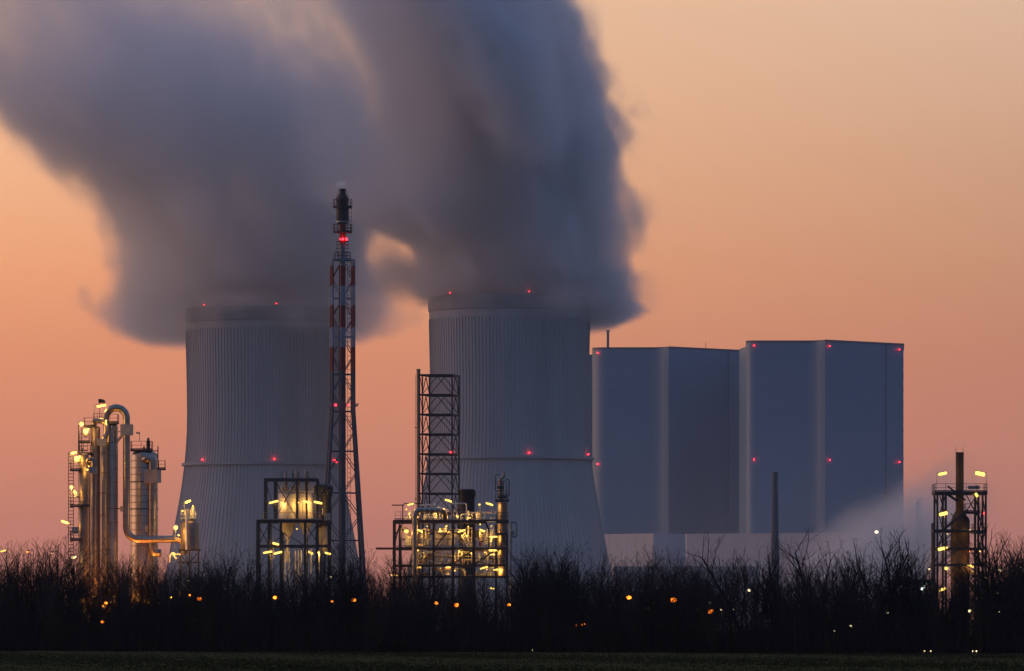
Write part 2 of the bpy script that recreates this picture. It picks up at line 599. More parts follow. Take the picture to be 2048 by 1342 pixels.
for px, d in ((1752, 28), (1757, 28), (1776, 33), (1781, 33), (1560, 20)):
    t2.part('roof_vent', MB().lathe(t2.P(px, 689 if px > 1600 else 684, d + 8), [(.7, -1), (.7, 1.0), (1.0, 1.1), (1.0, 1.5), (.1, 1.8)], 10), STEEL)
tower_lamp(t2, t2.P(1802, 730, 34), .14, COLDW)
tower_lamp(t2, t2.P(1802, 957, 34), .2, COLDW)


def hall(label, plan, ytop, D, m, name='industrial_hall'):
    """plan = [(column, metres behind D)], first and last walls face the camera"""
    px0 = sum(p[0] for p in plan) / len(plan)
    t = Thing(name, label, 'industrial hall', px0, D)
    z = HC + (YH - ytop) * t.s
    poly = [((px - 1024) * t.s, D + d) for px, d in plan]
    t.part('wall', MB().prism(poly, 0, z), m)
    cx = sum(p[0] for p in poly) / len(poly); cyy = sum(p[1] for p in poly) / len(poly)
    t.part('roof_edge', MB().prism([(cx + (x - cx) * 1.004, cyy + (y - cyy) * 1.004) for x, y in poly], z - .25, z + .35), m)
    for (x0, y0), (x1, y1) in zip(poly[:-1], poly[1:]):
        if y0 > D + 55 and y1 > D + 55: continue
        ln = math.hypot(x1 - x0, y1 - y0); n = max(2, int(ln / 7)); a = math.atan2(y1 - y0, x1 - x0)
        for i in range(1, n):
            q = i / n
            t.part('wall_rib', MB().box((x0 + (x1 - x0) * q, y0 + (y1 - y0) * q, z / 2), .22, .2, z - .8, a), m)
    return t


hall('pale low hall with one pale and one dark wall, by the cooling tower foot',
     [(1150, 48), (1306.5, 0), (1378.5, 22), (1378.5, 40), (1150, 70)], 1068, 3400, CLAD_LT)
hall('long pale low hall running in front of the tallest boiler house', [(1378.8, 52), (1730, 0), (1790, 30), (1790, 58), (1378.8, 75)], 1066, 3320, CLAD_LT)
hall('low dark shed whose roof shows just above the hedge before the pale halls', [(1228, 0), (1520, 8), (1520, 28), (1228, 28)], 1134, 3200, CLAD_MID, 'low_shed')

# tall chimney in front of the boiler house
tc_ = Thing('factory_chimney', 'slim tapering brick chimney standing alone in front of the tallest boiler house', 'chimney', 1550, 2400)
P = tc_.P
zc = lambda y: HC + (YH - y) * tc_.s
c0 = Vector((tc_.org.x, tc_.org.y, 0))
tc_.part('shaft', MB().lathe(c0, [(2.1, 0), (1.7, zc(1110)), (1.52, zc(1082)), (1.06, zc(952))], 20), BRICK, smooth=True)
tc_.part('collar', MB().lathe(c0, [(1.5, zc(1084)), (1.75, zc(1083)), (1.75, zc(1079)), (1.5, zc(1078))], 20, close=False), BRICK)
tc_.part('crown', MB().lathe(c0, [(1.06, zc(952)), (1.2, zc(950.5)), (1.2, zc(944)), (.8, zc(944)), (.8, zc(950))], 20, close=False), BRICK)

# hazy column far behind on the right
fc = Thing('far_process_column', 'hazy grey process column with a hooked pipe, beyond the ground steam', 'process column', 1836, 3120)
P = fc.P
fc.part('shell', MB().lathe((P(1836, 0).x, 3120, 0), [(1.3, 0), (1.3, P(0, 1012).z), (.9, P(0, 1004).z), (.2, P(0, 1001).z)], 16), CLAD_MID, smooth=True)
fc.part('skirt', MB().lathe((P(1847, 0).x, 3122, 0), [(1.5, 0), (1.5, P(0, 1045).z), (.3, P(0, 1040).z)], 16), CLAD_MID, smooth=True)
fc.part('pipe', MB().tube(bend([P(1836, 1003, -1), P(1836, 996, -1), P(1843, 996, -1), P(1843, 1070, -1)], 1.2), .3, 8), CLAD_MID, smooth=True)
for y in (1012, 1027, 1042, 1058):
    b = MB().box(P(1830.5, y, -1), 2.2, 2.5, .25); b.railing([P(1826, y, -2), P(1833, y, -2)], 1.3, 1, .12)
    fc.part('platform', b, STEEL)


LAMP_W, LAMP_DY = 95, -.3        # watts of one fitting; how far behind the fitting its light sits
# ------------------------------------------------------------------ lamps as parts
def tube_lamp(t, px, py, length, tilt, dy=-1.0, pole=None, m=None, r=.15):
    """a fluorescent fitting: housing with its glowing tube below it, on a bent pole when given pole=(px, py) of the foot"""
    p = t.P(px, py, dy)
    L_ = length * t.s
    d = Vector((math.cos(R(tilt)), .25, math.sin(R(tilt)))).normalized()
    up = Vector((0, 0, 1))
    a, b = p - d * L_ / 2, p + d * L_ / 2
    h = t.part('lamp', MB().bar(a + up * (r + .06), b + up * (r + .06), .3, .07), GALV)
    lamp_light(t, p + Vector((0, LAMP_DY, -.3)), h, m or TUBE, LAMP_W * 1.3)
    t.part('glow_tube', MB().tube([a, a + d * .05, b - d * .05, b], [r * .6, r, r, r * .6], 8), m or TUBE, h, smooth=True)
    if pole:
        f = t.P(pole[0], pole[1], dy + .3)
        e = a if abs(a.x - f.x) < abs(b.x - f.x) else b
        e = e + up * (r + .1)
        t.part('lamp_pole', MB().tube(bend([f, Vector((f.x, f.y, e.z)), e + Vector((.02, 0, 0))], .3, 3), .045, 6), GALV, h)
    return h


def bulb_lamp(t, px, py, rpx=3.5, dy=-1.0, foot=None, m=None):
    p = t.P(px, py, dy); r = rpx * t.s
    h = t.part('lamp', MB().lathe(p, [(r * .9, r * .55), (r * 1.15, r * .75), (r * .3, r * 1.35)], 10), GALV)
    lamp_light(t, p + Vector((0, LAMP_DY, -.25)), h, m or TUBE, LAMP_W * min(1.2, r / .26 + .25))
    t.part('bulb', MB().ball(p, r, 10), m or TUBE, h, smooth=True)
    if foot: t.part('lamp_pole', MB().tube([t.P(foot[0], foot[1], dy + r), Vector((p.x, p.y + r, p.z + r))], .05, 6), GALV, h)
    return h


def shell(t, x0, x1, ytop, ybot, dy=0, m=None, dome=.5, name='shell', n=28, seams=(), seam_m=ALU2, base=None):
    """upright vessel between two picture columns; seams = rows of its cladding joints"""
    cx = (x0 + x1) / 2; r = (x1 - x0) / 2 * t.s
    c = t.P(cx, ytop, dy); z0 = 0.0 if base is None else t.P(0, base).z
    zt = c.z - dome * r
    prof = [(r, z0), (r, zt)] + [(max(.02, r * math.cos(R(a))), zt + dome * r * math.sin(R(a))) for a in (20, 40, 60, 75, 90)]
    o = t.part(name, MB().lathe((c.x, c.y, 0), prof, n), m or ALU, smooth=True)
    for y in seams:
        z = t.P(0, y).z
        t.part('cladding_seam', MB().lathe((c.x, c.y, 0), [(r + .004, z - .06), (r + .02, z - .05), (r + .02, z + .05), (r + .004, z + .06)], n, close=False), seam_m or STEEL, o)
    return o


def platform(t, x0, x1, y, dy0, dy1, rail=True, h=1.15, th=.22, m=None, rail_m=None, name='platform'):
    a, b = t.P(x0, y, dy0), t.P(x1, y, dy1)
    c = (a + b) / 2
    o = t.part(name, MB().box((c.x, c.y, c.z - th / 2), b.x - a.x, dy1 - dy0, th), m or STEEL)
    if rail:
        q = [Vector((a.x + .05, b.y - .05, a.z)), Vector((a.x + .05, a.y + .05, a.z)), Vector((b.x - .05, a.y + .05, a.z)), Vector((b.x - .05, b.y - .05, a.z))]
        t.part('railing', MB().railing(q, h), rail_m or STEEL, o)
    return o


# ------------------------------------------------------------------ left distillation columns (900 m)
def px3(cx): return 100 + cx / 3.626
def py3(cy): return 770 + cy / 3.626


G = 'distillation columns of the lit plant'
# ladder column
t = Thing('distillation_column', 'slender metal column with a ladder and three lamp-lit side platforms, outermost of the distillation columns', 'process column', 167, 898, G)
shell(t, 156.5, 177.5, 906, 1280, m=ALU2, seams=(960, 985, 1012, 1040, 1070, 1100))
for cyy, x0, x1 in ((615, 150, 235), (875, 150, 287), (1120, 150, 232)):
    platform(t, px3(x0), px3(x1), py3(cyy), -1.6, .6)
t.part('ladder', MB().ladder(t.P(142.7, 1275, -.9), t.P(142.7, 904, -.9), .75, .5, .09), STEEL)
t.part('junction_box', MB().box(t.P(px3(187), py3(1055), -1.1), 1.0, .7, 1.0), PALE)
t.part('manway', MB().tube([t.P(157, py3(795), -.3), t.P(150.5, py3(795), -.8)], .42, 12), WHITE, smooth=True)
t.part('manway', MB().tube([t.P(158, py3(545), -.3), t.P(152, py3(545), -.8)], .40, 12), WHITE, smooth=True)
t.part('top_nozzle', MB().tube([t.P(164, 908), t.P(164, 896)], .16, 8), ALU2)
t.part('service_post', MB().bar(t.P(158, 920, -.8), t.P(158, 880, -.8), .16), STEEL)
t.part('railing', MB().railing([t.P(160, 903, -.8), t.P(176, 903, -.8)], 1.4, .6), STEEL)
t.part('riser', MB().tube([t.P(180, 1275, -.7), t.P(180, 932, -.7)], .10, 8), RUST, smooth=True)
tube_lamp(t, px3(176), py3(493), 12, 14, -1.2, pole=(px3(152), py3(612)))
bulb_lamp(t, px3(198), py3(533), 3.6, -1.5, foot=(px3(198), py3(612)))
bulb_lamp(t, px3(218), py3(522), 2.6, -1.4)
bulb_lamp(t, px3(161), py3(742), 3.6, -1.5, foot=(px3(157), py3(872)))
bulb_lamp(t, px3(186), py3(777), 3.2, -1.6)
tube_lamp(t, px3(112), py3(995), 17, -19, -.5, pole=(px3(150), py3(1110)))
bulb_lamp(t, px3(275), py3(615), 1.6, -1.2)
bulb_lamp(t, px3(285), py3(590), 1.4, -1.2)
tube_lamp(t, px3(178), py3(1250), 10, 20, -1.6, m=TUBE_W)

# column with the short gooseneck
t = Thing('distillation_column', 'metal column with a small gooseneck pipe over its top, between ladder column and tallest column', 'process column', 190, 901, G)
shell(t, 181, 200.5, 852, 1280, m=ALU2, seams=(900, 940, 985, 1030, 1075))
pp = [t.P(188, 858, -.2), t.P(188, 841.5, -.4), t.P(213.5, 841.5, -.6), t.P(213.5, 868, -.7), t.P(207.8, 880, -.9), t.P(207.8, 1275, -.9)]
pip = t.part('gooseneck_pipe', MB().tube(bend(pp, 1.0, 7), .44, 14), ALU, smooth=True)
for y in (905, 945, 985, 1030):
    t.part('pipe_flange', MB().tube([t.P(207.8, y, -.9), t.P(207.8, y + 2.5, -.9)], .52, 14), ALU2, pip)
t.part('expansion_box', MB().box(t.P(px3(379), py3(417), -1.2), 1.38, 1.1, 1.05), PALE)
platform(t, px3(213), px3(290), py3(412), -1.6, .5)
platform(t, px3(213), px3(300), py3(498), -1.6, .5)
platform(t, px3(248), px3(322), py3(300), -1.2, .9, h=1.25)
t.part('side_vessel', MB().ball(t.P(px3(263), py3(345), -1.2), .5, 14, 1.4), WHITE, smooth=True)
t.part('service_post', MB().bar(t.P(158.6, 905, -1.2), t.P(158.6, 851, -1.2), .17), STEEL)
t.part('service_post', MB().bar(t.P(164.6, 905, -1.2), t.P(164.6, 856, -1.2), .12), STEEL)
bulb_lamp(t, px3(235), py3(284), 4.4, -1.7, foot=(px3(213), py3(330)))
bulb_lamp(t, px3(264), py3(332), 2.6, -2.0)
bulb_lamp(t, px3(284), py3(322), 2.0, -1.9)

# small front pipe with a box
t = Thing('vent_pipe', 'thin hooked pipe with a grey box on its bend, in front of the ladder column', 'pipe', 188, 896)
t.part('pipe', MB().tube(bend([t.P(176, 930, .6), t.P(176, 919, .2), t.P(187.5, 919, 0), t.P(187.5, 1275, 0)], .7), .36, 12), ALU2, smooth=True)
t.part('expansion_box', MB().box(t.P(px3(313), py3(617), -.4), 1.1, .9, .95), PALE)

# tallest column with the big overhead pipe
t = Thing('distillation_column', 'tallest metal column, joined by a great arched overhead pipe, with a floodlit railing on top', 'process column', 223, 902, G)
shell(t, 210, 236, 846, 1280, seams=(858, 885, 912, 938, 965, 990, 1017, 1045, 1072, 1100))
platform(t, 208, 237, py3(272), -1.5, 1.5, h=1.2)
t.part('railing', MB().railing([t.P(px3(318), py3(256), -1), t.P(px3(405), py3(256), -1)], 1.0, .55), STEEL)
op = arc(t.P(232, 837, -1.2), 19 * t.s, 180, 0, 18)
op = [t.P(213, 850, -1.2)] + op + [t.P(251.5, 880, -1.2), t.P(250.5, 1000, -1.2), t.P(255.2, 1052, -1.2)]
op = [t.P(213, 850, -1.2)] + arc(t.P(233.5, 836.5, -1.2), 20.5 * t.s, 180, 0, 18)
low = bend([t.P(254, 860, -1.2), t.P(254, 1078.5, -1.2), t.P(370, 1078.5, -1.2), t.P(370, 1110, -1.2)], 2.0, 9)
pip = t.part('overhead_pipe', MB().tube(op + low, .54, 18), ALU, smooth=True)
for y in (880, 905, 930, 955, 980, 1005, 1030, 1052):
    t.part('cladding_seam', MB().tube([t.P(254, y, -1.2), t.P(254, y + 1.2, -1.2)], .565, 18), ALU2, pip)
for x in (285, 305, 325, 345):
    t.part('cladding_seam', MB().tube([t.P(x, 1078.5, -1.2), t.P(x + 1.2, 1078.5, -1.2)], .565, 18), ALU2, pip)
for a in (150, 120, 90, 60, 30):
    c = t.P(233.5, 836.5, -1.2); q = arc(c, 20.5 * t.s, a + 1.5, a - 1.5, 1)
    t.part('cladding_seam', MB().tube(q, .565, 18), ALU2, pip)
t.part('expansion_box', MB().box(t.P(px3(561), py3(327), -1.3), 1.85, 1.5, 1.62), PALE)
br = MB()
br.bar(t.P(236, py3(340), -.5), t.P(243, py3(340), -1.0), .12); br.bar(t.P(235.5, py3(415), -.5), t.P(246, py3(372), -1.0), .12)
br.bar(t.P(235.5, py3(400), -.5), t.P(244, py3(366), -1.0), .12)
t.part('pipe_bracket', br, STEEL)
t.part('pipe_bracket', MB().bar(t.P(235.5, py3(898), -.5), t.P(244, py3(898), -1.2), .14), STEEL)
t.part('junction_box', MB().box(t.P(px3(526), py3(899), -1.2), .5, .6, .8), PALE)
lp = MB(); lp.tube([t.P(px3(362), py3(256), -.6), t.P(px3(362), py3(128), -.6)], .05, 6)
pl_ = t.part('windsock_pole', lp, STEEL)
t.part('windsock', MB().tube([t.P(px3(354), py3(118), -.6), t.P(px3(368), py3(117), -.6), t.P(px3(385), py3(118), -.6), t.P(px3(401), py3(126), -.6)], [.34, .33, .27, .2], 12), RUSTY, pl_, smooth=True)
tube_lamp(t, px3(377), py3(153), 19, 9, -1.3, pole=(px3(325), py3(250)))
bulb_lamp(t, px3(415), py3(262), 1.5, -2.2)
tube_lamp(t, px3(640), py3(352), 8, -12, -.4, m=GALV, pole=(px3(650), py3(410)), r=.1)

# big vessel
t = Thing('process_vessel', 'wide metal vessel with a domed top and a thick downpipe, behind the arched overhead pipe', 'process vessel', 288, 906)
shell(t, 261, 316, 900, 1280, dome=.42, n=40, seams=(922, 936, 949, 964, 979, 992, 1005, 1018, 1032, 1046, 1060, 1076, 1092))
t.part('stiffener_ring', MB().lathe((t.P(288.5, 0).x, t.D, 0), [(2.06, t.P(0, 965).z), (2.16, t.P(0, 965).z), (2.16, t.P(0, 963).z), (2.06, t.P(0, 963).z)], 40, close=False), STEEL)
t.part('stiffener_ring', MB().lathe((t.P(288.5, 0).x, t.D, 0), [(2.06, t.P(0, 1019).z), (2.16, t.P(0, 1019).z), (2.16, t.P(0, 1017).z), (2.06, t.P(0, 1017).z)], 40, close=False), STEEL)
platform(t, 262, 305, py3(470), -1.6, 1.6, h=1.25)
t.part('vent_stack', MB().lathe((t.P(px3(714), 0).x, t.D - .4, 0), [(.3, t.P(0, py3(480)).z), (.3, t.P(0, py3(405)).z), (.18, t.P(0, py3(402)).z), (.18, t.P(0, py3(384)).z)], 12), STEEL, smooth=True)
t.part('vent_stack', MB().tube([t.P(px3(683), py3(472), -.4), t.P(px3(683), py3(447), -.4)], .15, 10), STEEL)
rb = MB(); rb.bar(t.P(px3(742), py3(478), -.4), t.P(px3(788), py3(478), -.4), .14); rb.bar(t.P(px3(784), py3(445), -.4), t.P(px3(784), py3(520), -.4), .16)
rb.bar(t.P(px3(784), py3(520), -.4), t.P(px3(790), py3(600), -.4), .1)
t.part('davit', rb, STEEL)
platform(t, px3(785), px3(838), py3(607), -1.2, .8, h=1.2)
dp = bend([t.P(px3(690), py3(550), -1.5), t.P(px3(704), py3(538), -2.2), t.P(px3(755), py3(538), -2.5), t.P(px3(755), py3(1215), -2.5), t.P(px3(812), py3(1222), -2.5)], 1.2, 8)
pip = t.part('downpipe', MB().tube(dp, .61, 18), ALU, smooth=True)
for y in (980, 1000, 1020, 1040, 1060, 1078):
    t.part('cladding_seam', MB().tube([t.P(px3(755), y, -2.5), t.P(px3(755), y + 1.2, -2.5)], .635, 18), ALU2, pip)
t.part('expansion_box', MB().box(t.P(px3(752), py3(665), -2.6), 2.1, 1.7, 1.95, R(-18)), PALE)
t.part('manway', MB().box(t.P(px3(708), py3(1045), -2.0), .45, .5, .8), PALE)

# small vessel at the end of the pipe
t = Thing('process_vessel', 'short stout metal vessel with a caged platform on top, where the overhead pipe comes down', 'process vessel', 380, 900)
shell(t, 361, 398.5, 1040, 1100, dome=.35, base=1100, m=ALU2, seams=(1058, 1072, 1086))
sk = MB()
for x in (362, 380, 398):
    sk.bar(t.P(x, 1280, -1.2), t.P(x, 1099, -1.2), .22)
sk.bar(t.P(358, 1100, -1.2), t.P(402, 1100, -1.2), .3); sk.bar(t.P(376, 1130, -1.2), t.P(401, 1101, -1.2), .15)
sk.bar(t.P(358, 1101, -1.2), t.P(380, 1135, -1.2), .15); sk.bar(t.P(355, 1125, -1.2), t.P(402, 1125, -1.2), .2)
t.part('support_frame', sk, STEEL)
cg = MB(); cg.railing([t.P(px3(952), py3(972), -.6), t.P(px3(1002), py3(972), -.6)], 1.35, .5, .07); cg.railing([t.P(px3(952), py3(972), .9), t.P(px3(1002), py3(972), .9)], 1.35, .5, .07)
cg.bar(t.P(px3(945), py3(970), 0), t.P(px3(1068), py3(970), 0), 1.6, .12)
t.part('caged_platform', cg, GALV)
t.part('valve_tree', MB().tube([t.P(px3(1040), py3(985), -.3), t.P(px3(1040), py3(890), -.3)], .28, 12).tube([t.P(px3(1020), py3(940), -.3), t.P(px3(1062), py3(940), -.3)], .2, 10)
       .tube([t.P(px3(1055), py3(985), -.3), t.P(px3(1055), py3(915), -.3)], .14, 10).tube([t.P(px3(1020), py3(985), -.3), t.P(px3(1020), py3(905), -.3)], .1, 8), WHITE, smooth=True)
t.part('riser', MB().tube([t.P(px3(997), py3(1195), -1.9), t.P(px3(997), py3(900), -1.9)], .18, 10), WHITE, smooth=True)
tube_lamp(t, px3(1002), py3(846), 12.5, 22, -.8, pole=(px3(975), py3(900)))
bulb_lamp(t, px3(916), py3(1034), 4.4, -1.4, foot=(px3(904), py3(1190)))
bulb_lamp(t, px3(937), py3(1090), 1.6, -1.6)
bulb_lamp(t, px3(965), py3(915), 1.5, -1.4)
bulb_lamp(t, px3(1040), py3(880), 1.5, -1.4)
wp = MB()
wp.tube(bend([t.P(px3(875), py3(1290), -2), t.P(px3(875), py3(1225), -2), t.P(px3(955), py3(1228), -2)], .4), .14, 8)
wp.tube([t.P(px3(890), py3(1215), -2.1), t.P(px3(925), py3(1262), -2.1)], .14, 8)
t.part('white_pipe', wp, WHITE, smooth=True)
bulb_lamp(t, px3(905), py3(1222), 1.6, -2.6)

for k, (x, y, dy) in enumerate(((166, 1205, -5), (196, 1210, -5), (228, 1205, -5), (262, 1200, -5), (300, 1205, -6), (345, 1195, -4), (252, 1195, 4))):
    bulb_lamp(t, x, y, 2.6, dy, foot=(x, 1272), m=FLOOD)

# ------------------------------------------------------------------ silo structure (1000 m)
LAMP_W, LAMP_DY = 105, 1.3
def px5(cx): return 490 + cx / 5.835
def py5(cy): return 920 + cy / 5.835


t = Thing('silo_structure', 'two-storey black steel frame holding pale silos with cone hoppers and bright tube lamps', 'industrial plant', 590, 1000)
D0, D1 = -3.2, 3.6


def frame(t, posts, y0, y1, beams, fx, fy, w=.42, dys=(D0, D1), m=None):
    for x in posts:
        for dy in dys:
            t.part('post', MB().bar(t.P(fx(x), fy(y1), dy), t.P(fx(x), fy(y0), dy), w), m or STEEL)
    for y, x0, x1, h in beams:
        for dy in dys:
            t.part('beam', MB().bar(t.P(fx(x0), fy(y), dy), t.P(fx(x1), fy(y), dy), .35, h), m or STEEL)
        for x in posts:
            if x0 - 5 <= x <= x1 + 5:
                t.part('beam', MB().bar(t.P(fx(x), fy(y), dys[0] + .2), t.P(fx(x), fy(y), dys[1] - .2), .25, h * .8), m or STEEL)


frame(t, (242, 357, 615, 727, 850), 222, 700, [(232, 236, 856, .42)], px5, py5, .32)
frame(t, (155, 287, 427, 710, 845, 985), 706, 2080, [(718, 150, 905, .55), (1008, 150, 990, .45)], px5, py5, .40)


def brace(t, fx, fy, segs, dy, w=.16, m=None, name='brace'):
    for x0, y0, x1, y1 in segs:
        t.part(name, MB().bar(t.P(fx(x0), fy(y0), dy), t.P(fx(x1), fy(y1), dy), w), m or STEEL)


brace(t, px5, py5, [(242, 240, 357, 600), (357, 240, 615, 690), (615, 240, 357, 690), (165, 760, 287, 1000), (287, 760, 165, 1000), (300, 760, 520, 900),
                    (700, 1000, 540, 900), (720, 760, 845, 960), (845, 760, 720, 960), (300, 1000, 480, 850), (440, 990, 560, 880)], D0 + .1, .14)
# deck
platform(t, px5(200), px5(905), py5(700), -3.6, 3.8, h=1.15, th=.2, rail_m=PALE)
# silos
for x0, x1, hx, hy in ((388, 606, 524, 990), (622, 792, 645, 950)):
    shell(t, px5(x0), px5(x1), py5(372), 0, 0, BEIGE, .25, 'silo', 32, base=py5(735), seams=(py5(450), py5(530), py5(610)), seam_m=BEIGE)
    c = t.P(px5((x0 + x1) / 2), py5(735)); r = (x1 - x0) / 2 / 5.835 * t.s
    t.part('hopper', MB().lathe((c.x, c.y, 0), [(r * .12, t.P(0, py5(hy)).z), (r * .2, t.P(0, py5(hy - 70)).z), (r * .96, c.z)], 24), BEIGE, smooth=True)
    t.part('chute', MB().tube([Vector((c.x, c.y, t.P(0, py5(hy)).z)), Vector((c.x, c.y, t.P(0, py5(1190)).z))], .2, 10), BEIGE)
t.part('railing', MB().railing([t.P(px5(390), py5(378), -1.6), t.P(px5(606), py5(378), -1.6)], 1.2, .7), PALE)
t.part('railing', MB().railing([t.P(px5(640), py5(378), -1.4), t.P(px5(800), py5(378), -1.4)], 1.2, .7), PALE)
platform(t, px5(430), px5(802), py5(222), -1.5, 1.6, h=1.15, rail_m=GALV)
for x0, x1, y0, y1, mm in ((585, 640, 118, 380, ALU2), (697, 750, 118, 420, ALU2), (462, 496, 140, 380, ALU2), (545, 570, 150, 230, STEEL)):
    o = shell(t, px5(x0), px5(x1), py5(y0), 0, -.3, mm, .6, 'filter_housing', 16, base=py5(y1), seams=(py5(y0 + 50), py5(y0 + 110), py5(min(y1 - 10, y0 + 180))), seam_m=GALV)
    t.part('vent', MB().tube([t.P(px5((x0 + x1) / 2), py5(y0 + 5), -.3), t.P(px5((x0 + x1) / 2), py5(y0 - 22), -.3)], .11, 8), ALU2, o)
# equipment clusters on the deck
rnd = random.Random(11)
for i in range(10):
    x = rnd.uniform(815, 925); y = rnd.uniform(560, 690)
    t.part('deck_pipe', MB().tube([t.P(px5(x), py5(700), -2 + i * .3), t.P(px5(x), py5(y), -2 + i * .3)], rnd.uniform(.07, .16), 8), rnd.choice((WHITE, ALU2, RUSTY)))
for i in range(9):
    x = 420 + i * 22 + rnd.uniform(-6, 6)
    t.part('valve', MB().tube([t.P(px5(x), py5(375), -1.0), t.P(px5(x), py5(375 - rnd.uniform(20, 75)), -1.0)], rnd.uniform(.06, .14), 8), rnd.choice((ALU2, RUSTY, WHITE)))
# dark round tower on the right with a truss crown
c = t.P(px5(942), py5(0), 1.0); zf = lambda cyy: t.P(0, py5(cyy)).z
t.part('round_tower', MB().lathe((c.x, c.y, 0), [(1.0, zf(760)), (1.0, zf(640)), (.92, zf(430)), (1.15, zf(425)), (1.15, zf(410))], 24), BLACK, smooth=True)
cr_ = t.part('crown_ring', MB().lathe((t.P(px5(915), 0).x, c.y, 0), [(1.55, zf(345)), (1.62, zf(340)), (1.62, zf(305)), (1.2, zf(285)), (.2, zf(278))], 28), BLACK, smooth=True)
ct = MB(); cc = Vector((t.P(px5(915), 0).x, c.y, 0))
for i in range(16):
    a0, a1 = 2 * math.pi * i / 16, 2 * math.pi * (i + .5) / 16
    p = cc + Vector((math.cos(a0) * 1.5, math.sin(a0) * 1.5, zf(342))); q = cc + Vector((math.cos(a1) * 1.25, math.sin(a1) * 1.25, zf(415)))
    p2 = cc + Vector((math.cos(a1 * 2 - a0) * 1.5, math.sin(a1 * 2 - a0) * 1.5, zf(342)))
    ct.bar(p, q, .14); ct.bar(q, p2, .14)
t.part('crown_truss', ct, BLACK, cr_)
t.part('crown_post', MB().bar(t.P(px5(815), py5(700), 0), t.P(px5(815), py5(300), 0), .3), STEEL)
c = t.P(px5(922), 0, 1.5)
t.part('lower_vessel', MB().lathe((c.x, c.y, 0), [(.3, zf(1090)), (.45, zf(1060)), (.9, zf(1005)), (.9, zf(770)), (.6, zf(755))], 24), PALE, smooth=True)
lt = MB()
for i in range(4): lt.bar(t.P(px5(938 + i * 20), py5(692), -2.5), t.P(px5(938 + i * 20), py5(625), -2.5), .11)
for i in range(3): lt.bar(t.P(px5(935), py5(630 + i * 28), -2.5), t.P(px5(1000), py5(630 + i * 28), -2.5), .11)
t.part('landing_cage', lt, WHITE)
t.part('landing', MB().box(t.P(px5(968), py5(700), -2.2), 1.1, 1.2, .25), PALE)
t.part('ladder', MB().ladder(t.P(px5(320), py5(2000), -2.6), t.P(px5(320), py5(740), -2.6), .6, .5, .07), PALE)
t.part('duct', MB().tube(bend([t.P(px5(900), py5(640), -2.4), t.P(px5(900), py5(770), -2.4), t.P(px5(860), py5(780), -2.4)], .4), .22, 10), RUSTY, smooth=True)
for x in (470, 515, 590, 625, 660, 770, 870):
    t.part('drop_pipe', MB().tube([t.P(px5(x), py5(2000), -2 + (x % 3)), t.P(px5(x), py5(1030 + x % 40), -2 + (x % 3))], .11, 8), WHITE)
for x, y, l, a in ((346, 496, 19, 14), (731, 496, 17, -14), (861, 503, 17, -12), (370, 982, 13, -14), (276, 1080, 18, 10), (395, 1087, 17, 14), (776, 1087, 10, -28), (976, 1094, 12, -16)):
    tube_lamp(t, px5(x), py5(y), l, a, -4.1, pole=(px5(x - 60 if a > 0 else x - 50), py5(y + 190)) if y < 900 else None, r=.16)
bulb_lamp(t, px5(440), py5(500), 2.6, -3.0)
bulb_lamp(t, px5(762), py5(512), 2.4, -3.2)
bulb_lamp(t, px5(626), py5(500), 1.8, -3.0)
bulb_lamp(t, px5(848), py5(560), 1.2, -3.0)
bulb_lamp(t, px5(600), py5(800), 1.6, 2.5)
bulb_lamp(t, px5(862), py5(1085), 1.8, -3.6)

# ------------------------------------------------------------------ flare mast (1300 m)
t = Thing('flare_mast', 'tall red and white banded lattice flare mast with a dark burner head', 'flare mast', 685, 1300)
BAND = banded('mast_band_paint')
s = t.s
X0 = t.org.x
zt = lambda y: HC + (YH - y) * s
half = lambda y: (21.5 if y < 820 else 21.5 + (y - 820) * (40 - 21.5) / 310) * s
yb = 1254 + HC / s
corner = lambda y, i: Vector((X0 + half(y) * (1, 1, -1, -1)[i], 1300 + half(y) * (-1, 1, 1, -1)[i] + (0), zt(y)))
# turned a few degrees, as the doubled braces in view show
ROT = Matrix.Rotation(R(6), 3, 'Z')
def cor(y, i):
    p = corner(y, i); o = Vector((X0, 1300, 0)); q = ROT @ (p - o); return o + q
for i in range(4):
    t.part('leg', MB().tube([cor(yb, i), cor(820, i), cor(520, i)], [.34, .32, .27], 8), BAND, smooth=True)
rings = [520, 597, 674, 749, 823, 902.5, 986, 1081, 1180]
for k, y in enumerate(rings):
    for i in range(4):
        t.part('ring_beam', MB().bar(cor(y, i), cor(y, (i + 1) % 4), .2), BAND)
    if k + 1 < len(rings):
        y2 = rings[k + 1]; ym = (y + y2) / 2
        for i in range(4):
            a, b = i, (i + 1) % 4
            mt = (cor(y, a) + cor(y, b)) / 2; mbm = (cor(y2, a) + cor(y2, b)) / 2
            for q in (a, b):
                t.part('brace', MB().bar(mt, cor(ym, q), .17), BAND)
                t.part('brace', MB().bar(cor(ym, q), mbm, .17), BAND)
cst = (X0, 1300, 0)
t.part('flare_stack', MB().lathe(cst, [(.72, 0), (.72, zt(735)), (.68, zt(520)), (.62, zt(520)), (.62, zt(497)), (.72, zt(490)), (.76, zt(448))], 20), BAND, smooth=True)
def ring_platform(y, r, dark):
    o = t.part('platform', MB().lathe(cst, [(.7, zt(y)), (r, zt(y)), (r, zt(y) - .3), (.7, zt(y) - .3)], 20, close=False), dark)
    rl = MB()
    pts = [Vector((X0 + math.cos(2 * math.pi * i / 12) * r * .98, 1300 + math.sin(2 * math.pi * i / 12) * r * .98, zt(y))) for i in range(13)]
    rl.railing(pts, 1.5, 1.2, .09)
    t.part('railing', rl, dark, o)
ring_platform(463, 2.1, RUSTY)
ring_platform(413, 2.1, STEEL)
ring_platform(519, 1.9, NAVY)
